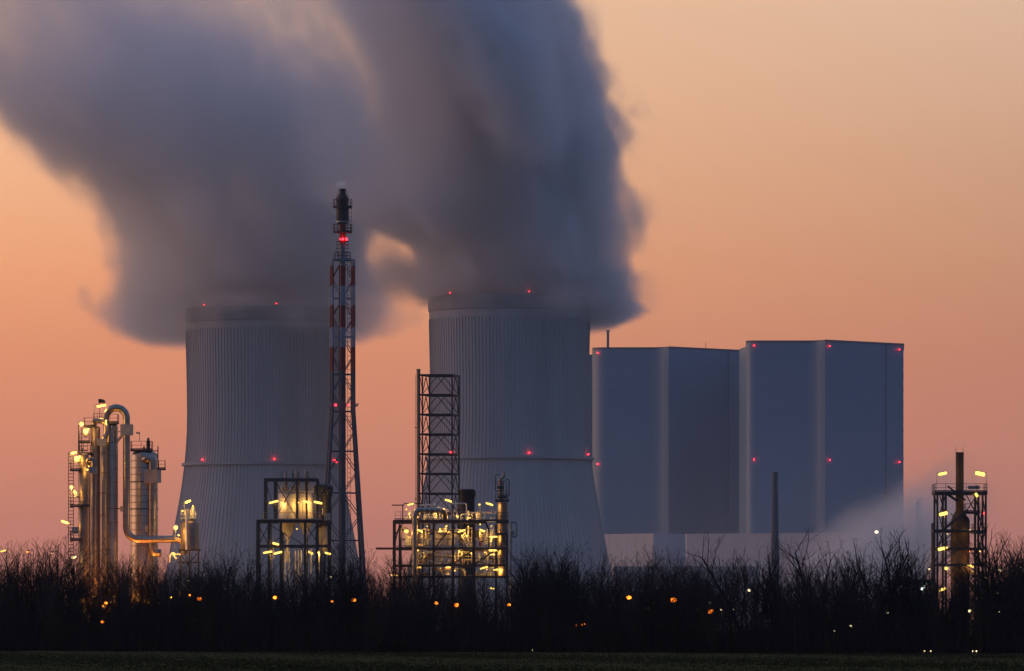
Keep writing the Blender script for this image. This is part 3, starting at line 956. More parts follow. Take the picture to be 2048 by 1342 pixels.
t.part('burner_barrel', MB().lathe(cst, [(.8, zt(449)), (1.36, zt(445)), (1.36, zt(415)), (1.3, zt(412))], 24), BLACK, smooth=True)
t.part('burner_band', MB().lathe(cst, [(1.37, zt(445)), (1.42, zt(445)), (1.42, zt(442.5)), (1.37, zt(442.5))], 24, close=False), GALV)
t.part('burner_tip', MB().lathe(cst, [(1.0, zt(412)), (1.25, zt(404)), (1.22, zt(396)), (.95, zt(390)), (.68, zt(387)), (.68, zt(379)), (.78, zt(378.5)), (.78, zt(377.5)), (.5, zt(377.5))], 24), BLACK, smooth=True)
for i in range(6):
    a = 2 * math.pi * i / 6 + .2
    f = lambda r, y: Vector((X0 + math.cos(a) * r, 1300 + math.sin(a) * r, zt(y)))
    t.part('pilot_pipe', MB().tube(bend([f(1.3, 412), f(1.36, 394), f(.8, 380)], .8), .06, 6), STEEL)
t.part('ladder', MB().ladder(Vector((X0 + 1.45, 1299.6, zt(1100))), Vector((X0 + 1.45, 1299.6, zt(520))), .7, 1.0, .09), NAVY)
t.part('ladder', MB().ladder(Vector((X0 + 1.62, 1299.6, zt(462))), Vector((X0 + 1.62, 1299.6, zt(413))), .6, .8, .07), STEEL)
for y in range(483, 512, 7):
    t.part('ladder_hoop', MB().lathe((X0, 1300, 0), [(1.3, zt(y) - .05), (1.36, zt(y) - .05), (1.36, zt(y) + .05), (1.3, zt(y) + .05)], 14, close=False), STEEL)
for dx in (-.9, .9, 0):
    t.part('hoop_bar', MB().bar(Vector((X0 + dx * 1.4, 1300 - (1.3 if dx == 0 else .3), zt(512))), Vector((X0 + dx * 1.4, 1300 - (1.3 if dx == 0 else .3), zt(483))), .07), STEEL)
for x, r in ((680.5, .13), (685.7, .26), (693.2, .26)):
    tower_lamp(t, t.P(x, 479, -1.0), r)
for x, r in ((672, .24), (697, .20), (664.5, .12)):
    tower_lamp(t, t.P(x, 811, -2.5), r)
tower_lamp(t, t.P(673.5, 925, -3), .15)
for x0, x1 in ((655, 666), (704, 716)):
    am = t.part('antenna_arm', MB().bar(t.P(x0, 811, -1.5), t.P(x1, 811, -1.5), .12), GALV)
    for q in (0.1, .35, .6, .85):
        x = x0 + (x1 - x0) * q
        t.part('antenna', MB().bar(t.P(x, 814, -1.6), t.P(x + 3, 807, -1.6), .22), GALV, am)
    t.part('antenna', MB().bar(t.P((x0 + x1) / 2, 822, -1.6), t.P((x0 + x1) / 2, 793, -1.6), .07), STEEL, am)
t.part('gas_line', MB().tube([t.P(679, 1270, -1.2), t.P(679, 530, -1.0)], .14, 6), NAVY)

# ------------------------------------------------------------------ lattice tower with its exhaust stack (950 m)
def px4(cx): return 760 + cx / 4.472
def py4(cy): return 720 + cy / 4.472


t = Thing('lattice_tower', 'square black steel lattice tower with inverted-V bracing in front of the cooling tower', 'steel tower', 880, 955)
FY, BY = -2.2, 2.2
posts = [(381, FY), (646, FY), (441, BY), (706, BY)]
for x, dy in posts:
    t.part('post', MB().bar(t.P(px4(x), 1275, dy), t.P(px4(x), py4(133), dy), .24), STEEL)
levels = [140, 316, 492, 668, 845, 1020, 1197, 1373, 1550]
for k, cyy in enumerate(levels):
    for (x0, dy0), (x1, dy1) in ((posts[0], posts[1]), (posts[2], posts[3]), (posts[0], posts[2]), (posts[1], posts[3])):
        t.part('beam', MB().bar(t.P(px4(x0), py4(cyy), dy0), t.P(px4(x1), py4(cyy), dy1), .2, .32), STEEL)
    if k + 1 < len(levels):
        c2 = levels[k + 1]
        for (x0, dy0), (x1, dy1) in ((posts[0], posts[1]), (posts[2], posts[3]), (posts[1], posts[3]), (posts[0], posts[2])):
            m_ = (t.P(px4(x0), py4(cyy + 12), dy0) + t.P(px4(x1), py4(cyy + 12), dy1)) / 2
            t.part('brace', MB().bar(m_, t.P(px4(x0), py4(c2 - 8), dy0), .12), STEEL)
            t.part('brace', MB().bar(m_, t.P(px4(x1), py4(c2 - 8), dy1), .12), STEEL)
    t.part('stack_bracket', MB().bar(t.P(px4(352), py4(cyy), FY), t.P(px4(381), py4(cyy), FY), .2, .3), STEEL)
    if k + 1 < len(levels):
        t.part('brace', MB().bar(t.P(px4(362), py4(cyy + 20), FY), t.P(px4(380), py4(levels[k + 1] - 40), FY), .09), STEEL)
tower_lamp(t, t.P(px4(634), py4(828), -2.5), .12)
t = Thing('exhaust_stack', 'plain grey exhaust stack strapped to the black lattice tower', 'stack', 836.5, 953)
t.part('pipe', MB().tube([t.P(836.8, 1275), t.P(836.8, 740)], .31, 16), ALU2, smooth=True)
t.part('rim', MB().tube([t.P(836.8, 741), t.P(836.8, 738)], .345, 16), ALU2)
t.part('earth_cable', MB().bar(t.P(830.8, 1005), t.P(830.8, 749), .06), STEEL)
for y in (855, 998):
    t.part('cable_clip', MB().bar(t.P(829.5, y), t.P(834, y), .14), STEEL)
t = Thing('storage_tank', 'matt black round tank standing high behind the lit plant, beside the lattice tower', 'tank', 935, 960)
t.part('shell', MB().lathe((t.P(934.5, 0).x, 960, 0), [(1.2, 0), (1.2, t.P(0, 1013).z), (1.22, t.P(0, 983).z), (1.27, t.P(0, 982).z), (1.27, t.P(0, 980).z), (1.05, t.P(0, 978).z)], 28), BLACK, smooth=True)
t.part('side_box', MB().box(t.P(949, 988, -.3), .4, .8, .8), BLACK)

# ------------------------------------------------------------------ central lit plant (900 m)
LAMP_W, LAMP_DY = 110, 1.1
def px6(cx): return 750 + cx / 5.368
def py6(cy): return 930 + cy / 5.368


t = Thing('process_plant', 'brightly lit steel process plant packed with pipes, below the black lattice tower', 'industrial plant', 900, 900)
PF, PB = -3.5, 4.5
for x, y0 in ((207, 600), (1418, 740), (1063, 640), (1300, 640), (632, 600), (270, 640), (840, 600)):
    for dy in (PF, PB):
        t.part('post', MB().bar(t.P(px6(x), 1275, dy), t.P(px6(x), py6(y0), dy), .32 if x != 1063 else .46), RUSTY)
for y, x0, x1 in ((610, 203, 1190), (900, 203, 1425), (1080, 203, 1425), (1200, 203, 1425)):
    for dy in (PF, PB):
        t.part('beam', MB().bar(t.P(px6(x0), py6(y), dy), t.P(px6(x1), py6(y), dy), .3, (.5 if y < 700 else .36) if y < 1000 else .28), RUSTY)
    t.part('deck', MB().box(t.P(px6((x0 + x1) / 2), py6(y + 8), .5), (x1 - x0) / 5.368 * t.s, 7.4, .12), STEEL)
t.part('beam', MB().bar(t.P(px6(1180), py6(605), PF), t.P(px6(1225), py6(700), PF), .3), STEEL)
t.part('beam', MB().bar(t.P(px6(1225), py6(700), PF), t.P(px6(1225), py6(890), PF), .22), STEEL)
t.part('beam', MB().bar(t.P(px6(1300), py6(745), PF), t.P(px6(1425), py6(745), PF), .3), STEEL)
t.part('cantilever', MB().box(t.P(px6(108), py6(897), 0), 2.7, 3, .3), RUSTY)
brace(t, px6, py6, [(215, 850, 270, 640), (660, 880, 790, 700), (1340, 700, 1418, 880), (1418, 700, 1350, 880), (300, 640, 215, 760), (1075, 1070, 1300, 910), (840, 1070, 1060, 910)], PF, .18, RUSTY)
t.part('railing', MB().railing([t.P(px6(222), py6(590), PF), t.P(px6(1190), py6(590), PF)], 1.15, .8), PALE)
t.part('railing', MB().railing([t.P(px6(205), py6(880), PF), t.P(px6(1420), py6(880), PF)], 1.15, .8), PALE)
# the fat grey pipe in front, going over and down
fp = bend([t.P(px6(432), 1275, PF - 1), t.P(px6(432), py6(488), PF - 1), t.P(px6(752), py6(488), PF - .2), t.P(px6(752), py6(600), PF + .4)], 1.0, 8)
pip = t.part('fat_pipe', MB().tube(fp, .40, 18), ALU, smooth=True)
for y in (560, 640, 720, 800, 880, 960):
    t.part('cladding_seam', MB().tube([t.P(px6(432), py6(y), PF - 1), t.P(px6(432), py6(y + 5), PF - 1)], .42, 18), ALU2, pip)
for x in (530, 590, 650, 700):
    t.part('pipe_flange', MB().tube([t.P(px6(x), py6(488), PF - .7), t.P(px6(x + 8), py6(488), PF - .7)], .47, 18), WHITE, pip)
t.part('roof_pipe', MB().tube([t.P(px6(480), py6(432), PF), t.P(px6(660), py6(432), PF)], .12, 8), WHITE)
t.part('roof_pipe', MB().tube(bend([t.P(px6(820), py6(418), PF), t.P(px6(983), py6(418), PF), t.P(px6(983), py6(590), PF)], .3), .09, 8), WHITE, smooth=True)
t.part('arm_beam', MB().bar(t.P(px6(185), py6(436), PF), t.P(px6(320), py6(436), PF), .16), STEEL)
t.part('arm_beam', MB().bar(t.P(px6(315), py6(418), PF), t.P(px6(500), py6(418), PF), .14), STEEL)
t.part('arm_post', MB().bar(t.P(px6(303), py6(600), PF), t.P(px6(303), py6(425), PF), .16), STEEL)
# vessels
shell(t, px6(650), px6(822), py6(700), 0, -1.0, BEIGE, .3, 'vessel', 28, base=py6(865), seams=(py6(740), py6(800)), seam_m=RUSTY)
shell(t, px6(822), px6(853), py6(735), 0, -2.2, WHITE, .3, 'vessel', 16, base=py6(865))
shell(t, px6(1083), px6(1137), py6(510), 0, -1.5, BEIGE, .1, 'vessel', 16, base=py6(600))
shell(t, px6(318), px6(392), py6(760), 0, -1.0, WHITE, .2, 'vessel', 20, base=py6(880))
shell(t, px6(520), px6(590), py6(725), 0, 0.5, PALE, .3, 'vessel', 20, base=py6(880))
shell(t, px6(520), px6(590), py6(520), 0, 0.5, BEIGE, .6, 'vessel', 20, base=py6(605))
t.part('cabinet', MB().box(t.P(px6(1131), py6(845), PF + .3), .42, .4, .75), REDP)
t.part('cabinet', MB().box(t.P(px6(1080), py6(740), 0), 1.0, .8, .9), BLACK)
t.part('stair', MB().ladder(t.P(px6(1205), py6(885), PF + .6), t.P(px6(1245), py6(660), PF + 1.2), .9, .35, .09, (.95, .3, 0)), WHITE)
t.part('stair', MB().ladder(t.P(px6(1020), py6(885), PF + .6), t.P(px6(945), py6(735), PF + 1.2), .8, .35, .09, (.6, .3, .6)), WHITE)
rnd = random.Random(21)
def pipe_maze(y0, y1, x0, x1, n, dya, dyb):
    for i in range(n):
        x = rnd.uniform(x0, x1); y = rnd.uniform(y0, y1); dy = rnd.uniform(dya, dyb); r = rnd.choice((.04, .05, .06, .07, .09, .13))
        mm = rnd.choice((WHITE, PALE, WHITE, GALV, BEIGE, RUSTY, ALU))
        k = rnd.random()
        dx = rnd.uniform(30, 170) * rnd.choice((-1, 1)); x2 = min(max(x + dx, x0), x1)
        yb_ = rnd.uniform(y, y1)
        if k < .35: pts = [t.P(px6(x), py6(y1), dy), t.P(px6(x), py6(y), dy)]
        elif k < .6: pts = [t.P(px6(x), py6(y), dy), t.P(px6(x2 + 1), py6(y), dy)]
        elif k < .85: pts = bend([t.P(px6(x), py6(y1), dy), t.P(px6(x), py6(y), dy), t.P(px6(x2 + 1), py6(y), dy)], .3, 4)
        else: pts = bend([t.P(px6(x), py6(y1), dy), t.P(px6(x), py6(y), dy), t.P(px6(x2 + 1), py6(y), dy), t.P(px6(x2 + 1), py6(yb_ + 1), dy)], .3, 4)
        o = t.part('pipe', MB().tube(pts, r, 8), mm, smooth=True)
        if rnd.random() < .5:
            q = pts[0].lerp(pts[1], .5); d = (pts[1] - pts[0]).normalized() * .06
            t.part('valve', MB().tube([q - d, q + d], r * 1.9, 8), rnd.choice((WHITE, REDP, STEEL)), o)
pipe_maze(650, 885, 280, 1400, 92, -3.0, 3.5)
pipe_maze(925, 1075, 440, 1400, 110, -3.0, 3.5)
pipe_maze(1100, 1190, 440, 1400, 40, -3.0, 3.5)
pipe_maze(470, 600, 320, 400, 6, -2.0, 2.5)
pipe_maze(470, 600, 480, 800, 22, -2.0, 2.5)
pipe_maze(450, 600, 840, 900, 6, -2.0, 2.0)
pipe_maze(490, 600, 920, 1290, 20, -2.0, 2.5)
for x0, x1, y in ((440, 620, 1010), (650, 830, 990), (860, 1050, 1020), (1080, 1290, 1000), (290, 620, 800), (860, 1050, 790), (1080, 1290, 810)):
    t.part('cable_tray', MB().box(t.P(px6((x0 + x1) / 2), py6(y), 1.0), (x1 - x0) / 5.368 * t.s, .5, .12), RUSTY)
    t.part('railing', MB().railing([t.P(px6(x0), py6(y), .6), t.P(px6(x1), py6(y), .6)], 1.0, .7), PALE)
platform(t, px6(1140), px6(1320), py6(592), PF, PB - 3, h=1.2, rail_m=PALE)
t.part('walkway_pipe', MB().tube([t.P(px6(1150), py6(522), PF - .1), t.P(px6(1310), py6(525), PF - .1)], .08, 8), WHITE)
for x, y, l, a in ((388, 428, 13, 14), (792, 391, 14.5, -18), (1230, 427, 15, -17)):
    tube_lamp(t, px6(x), py6(y), l, a, PF - .8, pole=(px6(x + 30), py6(590)), m=TUBE, r=.11)
bulb_lamp(t, px6(1122), py6(430), 2.0, PF - .6, foot=(px6(1126), py6(520)))
bulb_lamp(t, px6(341), py6(713), 4.2, PF - .8, foot=(px6(341), py6(760)))
for x, y, l, a in ((483, 711, 10, -20), (933, 713, 16, 17), (1152, 709, 11, -27), (1272, 775, 16, 0), (1265, 920, 16, 0), (478, 1103, 9, 0), (786, 1103, 11, 0), (1170, 1107, 16, 16), (1340, 1125, 12, 0), (1290, 1128, 8, 3)):
    tube_lamp(t, px6(x), py6(y), l, a, PF - .6, r=.105)
for x, y, q in ((885, 552, 2.6), (1000, 573, 2.4), (1020, 573, 2.2), (460, 915, 2.8), (905, 925, 1.8), (935, 960, 1.6), (1025, 935, 1.4), (990, 765, 1.8), (700, 690, 1.6), (770, 660, 1.8), (1130, 640, 1.6), (860, 1135, 1.5),
                (685, 460, 1.5), (640, 425, 1.2), (340, 480, 1.4), (375, 520, 1.6)):
    bulb_lamp(t, px6(x), py6(y), q, PF + .5)
for x, y, dy in ((760, 660, 1), (560, 655, 1.5), (1000, 660, 1), (1250, 650, 1.5), (520, 940, 1), (930, 935, 1), (1180, 935, 1), (640, 520, 0), (460, 560, 0), (380, 560, 0), (700, 1110, 1), (1200, 1120, 1)):
    bulb_lamp(t, px6(x), py6(y), 1.3, dy, m=FILL)  # added fill bulbs that brighten the pipework from inside the frame
for x, y in ((172, 1180), (190, 1186), (207, 1183), (224, 1187), (240, 1185)):
    bulb_lamp(t, px6(x), py6(y), 1.5, PF - 1.2)
bulb_lamp(t, px6(1247), py6(1323), 2.3, PF); bulb_lamp(t, px6(1274), py6(1328), 1.9, PF)
# the grey-red column on its right shoulder
t = Thing('process_column', 'narrow grey column with looping pipes at its top, on the shoulder of the lit plant', 'process column', 1005, 898)
shell(t, px6(1318), px6(1424), py6(405), 0, 0, ALU2, .2, 'shell', 24, base=py6(1200), seams=(py6(460), py6(540), py6(600), py6(700)))
shell(t, px6(1326), px6(1366), py6(138), 0, -.3, ALU2, .6, 'upper_column', 18, base=py6(410), seams=(py6(180), py6(205), py6(230), py6(280), py6(330)))
t.part('top_pipe', MB().tube(bend([t.P(px6(1346), py6(160), -.3), t.P(px6(1384), py6(130), -.3), t.P(px6(1384), py6(84), -.3)], .3), .17, 10), ALU2, smooth=True)
t.part('loop_pipe', MB().tube(bend([t.P(px6(1372), py6(400), -.6), t.P(px6(1372), py6(172), -.6), t.P(px6(1412), py6(172), -.6), t.P(px6(1412), py6(405), -.6)], .35), .11, 8), GALV, smooth=True)
t.part('loop_pipe', MB().tube(bend([t.P(px6(1335), py6(283), -.7), t.P(px6(1292), py6(283), -.7), t.P(px6(1292), py6(108), -.7), t.P(px6(1336), py6(108), -.7)], .2), .07, 8), STEEL, smooth=True)
t.part('loop_pipe', MB().tube(bend([t.P(px6(1400), py6(150), .4), t.P(px6(1440), py6(158), .4), t.P(px6(1440), py6(330), .4)], .2), .07, 8), STEEL, smooth=True)
for y, x0, x1 in ((382, 1290, 1437), (340, 1318, 1420), (240, 1312, 1385)):
    platform(t, px6(x0), px6(x1), py6(y), -1.2, 1.2, h=.9)
platform(t, px6(1300), px6(1436), py6(602), -1.5, 1.5, h=1.25, th=.35)
t = Thing('pipe_loop', 'pale n-shaped pipe loop sticking out past the narrow column of the lit plant', 'pipe', 1025, 899)
t.part('pipe', MB().tube(bend([t.P(px6(1460), 1275), t.P(px6(1460), py6(615)), t.P(px6(1520), py6(615)), t.P(px6(1520), py6(770)), t.P(px6(1466), py6(770))], .3), .15, 10), GALV, smooth=True)
t.part('drain_pot', MB().box(t.P(px6(1482), py6(730), -.2), .5, .4, .6), GALV)

# ------------------------------------------------------------------ right tower with a rusty stack (890 m)
LAMP_W, LAMP_DY = 60, 1.2
def px7(cx): return 1780 + cx / 4.194
def py7(cy): return 880 + cy / 4.194


t = Thing('furnace_tower', 'dark steel tower with a rusty furnace stack rising through its lamp-lit top platform', 'industrial tower', 1918, 890)
RF, RB = -3.0, 3.0
zf = lambda cyy: t.P(0, py7(cyy)).z
c = t.P(px7(585), 0)
t.part('stack', MB().lathe((c.x, c.y, 0), [(.60, zf(640)), (.60, zf(112)), (.64, zf(110)), (.64, zf(103)), (.5, zf(103))], 20), RUST, smooth=True)
c2 = t.P(px7(588), 0)
t.part('furnace', MB().lathe((c2.x, c2.y, 0), [(1.42, 0), (1.42, zf(760)), (1.36, zf(700)), (1.1, zf(650)), (.62, zf(590))], 28), RUST, smooth=True)
t.part('duct', MB().lathe((t.P(px7(632), 0).x, c.y - .6, 0), [(.62, zf(770)), (.62, zf(680)), (.5, zf(655)), (.2, zf(640))], 18), BLACK, smooth=True)
for x in (385, 455, 727, 790):
    for dy in (RF, RB):
        t.part('post', MB().bar(t.P(px7(x), 1275, dy), t.P(px7(x), py7(445), dy), .30 if x in (385, 790) else .34), STEEL)
for dy in (RF, RB - 2): t.part('post', MB().bar(t.P(px7(358), 1275, dy), t.P(px7(358), py7(700), dy), .26), STEEL)
platform(t, px7(363), px7(803), py7(436), -3.4, 3.4, h=1.15, th=.42)
platform(t, px7(350), px7(520), py7(762), -3.3, 1.5, h=1.15, th=.3)
platform(t, px7(690), px7(785), py7(770), -3.3, 1.5, h=1.15, th=.3)
platform(t, px7(620), px7(745), py7(602), -3.2, 1.5, h=1.15, th=.3)
platform(t, px7(470), px7(510), py7(912), -3.2, 1.5, h=1.1, th=.25)
for y in (768, 915, 1050):
    for dy in (RF, RB):
        t.part('beam', MB().bar(t.P(px7(355), py7(y), dy), t.P(px7(800), py7(y), dy), .25, .32), STEEL)
brace(t, px7, py7, [(440, 750, 640, 590), (470, 460, 560, 520)], RF - .1, .38)
brace(t, px7, py7, [(400, 455, 455, 640), (455, 455, 400, 640), (625, 460, 720, 640), (720, 460, 560, 700), (740, 760, 770, 460), (760, 460, 790, 640),
                    (700, 590, 785, 760), (385, 900, 440, 790), (400, 780, 450, 900), (380, 890, 510, 790), (740, 910, 780, 790), (780, 910, 740, 790), (395, 1040, 520, 930),
                    (400, 1050, 560, 920), (500, 620, 560, 700)], RF, .15)
brace(t, px7, py7, [(385, 460, 455, 760), (727, 460, 790, 760), (455, 770, 385, 1050), (790, 770, 727, 1050), (455, 900, 700, 1050), (700, 900, 455, 1050)], RB, .14)
for a in range(9):
    x = 500 + a * 22
    t.part('furnace_stay', MB().bar(t.P(px7(585 + (a - 4) * 6), py7(1040), -1.8), t.P(px7(585 + (a - 4) * 38), py7(1160), -2.2), .1), RUST)
for x in (553, 612):
    t.part('lightning_rod', MB().tube([t.P(px7(x), py7(108)), t.P(px7(x), py7(58))], .03, 6), STEEL)
st = MB(); st.ladder(t.P(px7(500), py7(690), RF), t.P(px7(548), py7(590), RF), .8, .3, .07, (.3, .9, 0))
t.part('stair', st, STEEL)
t.part('pipe', MB().tube([t.P(px7(470), py7(390), RF - .2), t.P(px7(620), py7(510), RF - .2)], .13, 8), RUST)
t.part('sign_board', MB().box(t.P(px7(690), py7(402), -3.2), 1.7, .06, .55), PALE)
tube_lamp(t, px7(429), py7(287), 17, 12, -3.2, pole=(px7(380), py7(430)), r=.2)
tube_lamp(t, px7(742), py7(288), 19, -12, -3.2, pole=(px7(796), py7(430)), r=.28)
tube_lamp(t, px7(710), py7(465), 8, -58, -3.6, r=.2)
tube_lamp(t, px7(433), py7(623), 17, 14, -3.6, r=.24)
tube_lamp(t, px7(417), py7(916), 14, 13, -3.6, r=.22)
bulb_lamp(t, px7(463), py7(904), 2.0, -3.6)
bulb_lamp(t, px7(458), py7(1078), 3.6, -3.6)
bulb_lamp(t, px7(642), py7(1053), 1.7, -3.6); tube_lamp(t, px7(668), py7(1063), 9, -22, -3.6, r=.16)
bulb_lamp(t, px7(680), py7(1102), 2.0, -3.6)
bulb_lamp(t, px7(740), py7(935), 1.6, -3.4); bulb_lamp(t, px7(658), py7(935), 1.4, -3.0, m=AMBER)
bulb_lamp(t, px7(655), py7(757), 1.0, -3.4); bulb_lamp(t, px7(465), py7(790), 1.1, -3.4)
tower_lamp(t, t.P(px7(772), py7(620), -3.4), .10)
tube_lamp(t, px7(424), py7(1255), 15, 18, -4.0, r=.18)
hb = Thing('low_shed', 'long low dark blue roofed shed showing above the hedge beside the furnace tower', 'shed', 1828, 1100)
hb.part('wall', MB().box(hb.P(1828, 1220, 4), 6.4, 8, 5.2), CLAD_MID)
hb.part('roof', MB().box(hb.P(1828, 1165, 4), 6.8, 8.6, 1.1), NAVY)


# ------------------------------------------------------------------ street and yard lamps behind the hedge
def yard_lamp(px, py, D, label, m, r=.16, name='street_lamp', group='yard and street lamps behind the hedge', arm=True):
    t = Thing(name, label, 'lamp', px, D, group)
    p = t.P(px, py)
    if arm:
        t.part('pole', MB().tube(bend([Vector((p.x + .9, p.y, 0)), Vector((p.x + .9, p.y, p.z + .35)), Vector((p.x, p.y, p.z + .3))], .4, 4), [.07] * 7 if False else .045, 6), STEEL)
        t.part('head', MB().box((p.x + .1, p.y, p.z + .24), .5, .24, .08), STEEL)
    else:
        t.part('pole', MB().tube([Vector((p.x, p.y + .2, 0)), Vector((p.x, p.y + .2, p.z))], .05, 6), GALV)
    t.part('lens', MB().ball(p, r, 10, .75), m, smooth=True)


for px, py, D, r, lb in (
        (398, 1198, 640, .26, 'amber street lamp glowing through the hedge below the stout end vessel'),
        (550, 1195, 640, .22, 'amber street lamp glowing through the hedge below the silo frame'),
        (707, 1200, 640, .26, 'amber street lamp glowing through the hedge at the foot of the flare mast'),
        (873, 1206, 640, .20, 'amber street lamp below the lattice tower, the dimmer of the pair there'),
        (913, 1210, 640, .28, 'amber street lamp below the black tank, the brighter of the pair there'),
        (1018, 1210, 640, .18, 'amber street lamp glimmering below the narrow column of the lit plant'),
        (1258, 1195, 640, .26, 'amber street lamp glowing through the hedge below the pale low hall'),
        (1298, 1217, 660, .20, 'dim amber street lamp a little lower, between two brighter amber ones'),
        (1347, 1200, 640, .32, 'bright amber street lamp shining through the hedge below the dark stair block'),
        (1422, 1223, 640, .36, 'brightest amber street lamp, with a white lamp just above it'),
        (1153, 1251, 560, .16, 'low amber lamp near the ground in the hedge, first of a pair'),
        (1167, 1249, 560, .16, 'low amber lamp near the ground in the hedge, second of a pair'),
        (55, 1104, 900, .15, 'amber lamp above the hedge at the far edge, left of the ladder column'),
        (212, 1206, 640, .16, 'added amber lamp low behind the hedge, for an orange streak under the tallest column'),  # this lamp and the next are added, imitating a streak of orange reflected light
        (205, 1244, 600, .16, 'added amber lamp lowest behind the hedge, for an orange streak under the tallest column'),
        (380, 1190, 640, .12, 'faint amber lamp beside the brighter one below the stout end vessel'),
        (664, 1203, 640, .12, 'faint amber lamp just beside the foot of the flare mast')):
    if D < 700:                                           # the lamps of the path that runs through the hedge
        k = hedge_y((px - 1024) / F * 402, 1.0) / D; D *= k; r *= k
    yard_lamp(px, py, D, lb, AMBER, r)
for px, py, D, r, lb in (
        (1419, 1207, 700, .24, 'white yard lamp just above the brightest amber lamp'),
        (1394, 1219, 700, .14, 'small white yard lamp beside the brightest amber lamp, on the tower side'),
        (1443, 1219, 700, .18, 'small white yard lamp beside the brightest amber lamp, on the boiler house side'),
        (1464, 1219, 700, .20, 'oblong white yard lamp at the end of the row by the brightest amber lamp'),
        (1498, 1181, 700, .20, 'white yard lamp shining clear beside the tall bare tree'),
        (376, 1161, 700, .14, 'tiny white lamp behind the hedge below the elbow of the overhead pipe'),
        (662, 1154, 800, .18, 'white lamp behind the hedge under the dark round tower of the silo frame'),
        (1668, 1262, 520, .08, 'faint white lamp low in the hedge below the tallest boiler house'),
        (1696, 1252, 560, .14, 'pale lamp low in the hedge, first of a close pair below the tallest boiler house'),
        (1702, 1252, 560, .14, 'pale lamp low in the hedge, second of a close pair below the tallest boiler house'),
        (1776, 1226, 560, .12, 'small white lamp low in the hedge below the ground steam'),
        (1858, 1138, 890, .18, 'small lamp beside the foot of the furnace tower, on its steam side'),
        (1940, 1222, 640, .20, 'pale lamp deep in the hedge just below the furnace tower'),
        (1973, 1155, 800, .20, 'pale lamp right of the furnace tower foot, nearest to it'),
        (1997, 1154, 800, .16, 'pale lamp right of the furnace tower, second out from it'),
        (2000, 1140, 800, .26, 'pale lamp right of the furnace tower, highest of the middle ones'),
        (2044, 1137, 800, .30, 'pale lamp highest at the very edge, right of the furnace tower'),
        (2046, 1156, 800, .28, 'pale lamp at the very edge, just under the highest one'),
        (1996, 1187, 760, .28, 'bright pale lamp in the hedge right of the furnace tower, alone at mid height'),
        (2041, 1194, 760, .26, 'pale lamp in the hedge at the very edge, below the other edge lamps'),
        (1996, 1207, 700, .16, 'pale lamp of a low pair in the hedge right of the furnace tower, inner one'),
        (2004, 1207, 700, .16, 'pale lamp of a low pair in the hedge right of the furnace tower, outer one'),
        (1999, 1225, 640, .14, 'lowest small pale lamp in the hedge right of the furnace tower'),
        (2015, 1172, 760, .12, 'faint pale lamp between the middle and edge lamps right of the furnace tower')):
    if px < 1700 and py > 1178 and D == 700 or D < 700:
        k = hedge_y((px - 1024) / F * 402, 1.0) / D; D *= k; r *= k
    yard_lamp(px, py, D, lb, TUBE_W, r)
for px, py, r, lb in ((1844, 1178, .24, 'cold white lamp below the blue shed, lower of three in a slanting row'),
                      (1850, 1174, .26, 'cold white lamp below the blue shed, middle of three in a slanting row'),
                      (1854, 1170, .22, 'cold white lamp below the blue shed, upper of three in a slanting row'),
                      (1846, 1218, .14, 'cold white lamp low in the hedge below the blue shed, first of a pair'),
                      (1853, 1217, .14, 'cold white lamp low in the hedge below the blue shed, second of a pair')):
    yard_lamp(px, py, 700, lb, COLDW, r)
t = Thing('yard_light', 'tube lamp on a short arm above the hedge at the far left edge', 'lamp', 8, 900, 'yard and street lamps behind the hedge')
t.part('pole', MB().tube([t.P(14, 1280), t.P(14, 1100)], .07, 6), GALV)
t.part('lens', MB().tube([t.P(1, 1103.5), t.P(12, 1100.5)], .10, 8), TUBE, smooth=True)
yard_lamp(103, 1107, 900, 'small white lamp above the hedge between the far edge and the ladder column', TUBE_W, .14)
yard_lamp(1753, 1064, 2300, 'bright white lamp on a tall pole in the ground steam before the tallest boiler house', TUBE_W, .75, name='pole_light', arm=False)
for px, py, lb in ((1849, 1308, 'post lamp at the field edge below the furnace tower, first of two'),
                   (1862, 1309, 'post lamp at the field edge below the furnace tower, second of two'),
                   (1946, 1307, 'post lamp at the field edge beyond the furnace tower, inner of two'),
                   (1953, 1306, 'post lamp at the field edge beyond the furnace tower, outer of two'),
                   (1064, 1300, 'tiny white lamp on a short post at the field edge below the cooling tower')):
    x = (px - 1024) / F * 385
    D = hedge_y(x, -1.5)
    yard_lamp(px, 1254 + (HC - .17) / D * F, D, lb, TUBE_W, .055, name='path_lamp', group='path lamps along the field edge', arm=False)


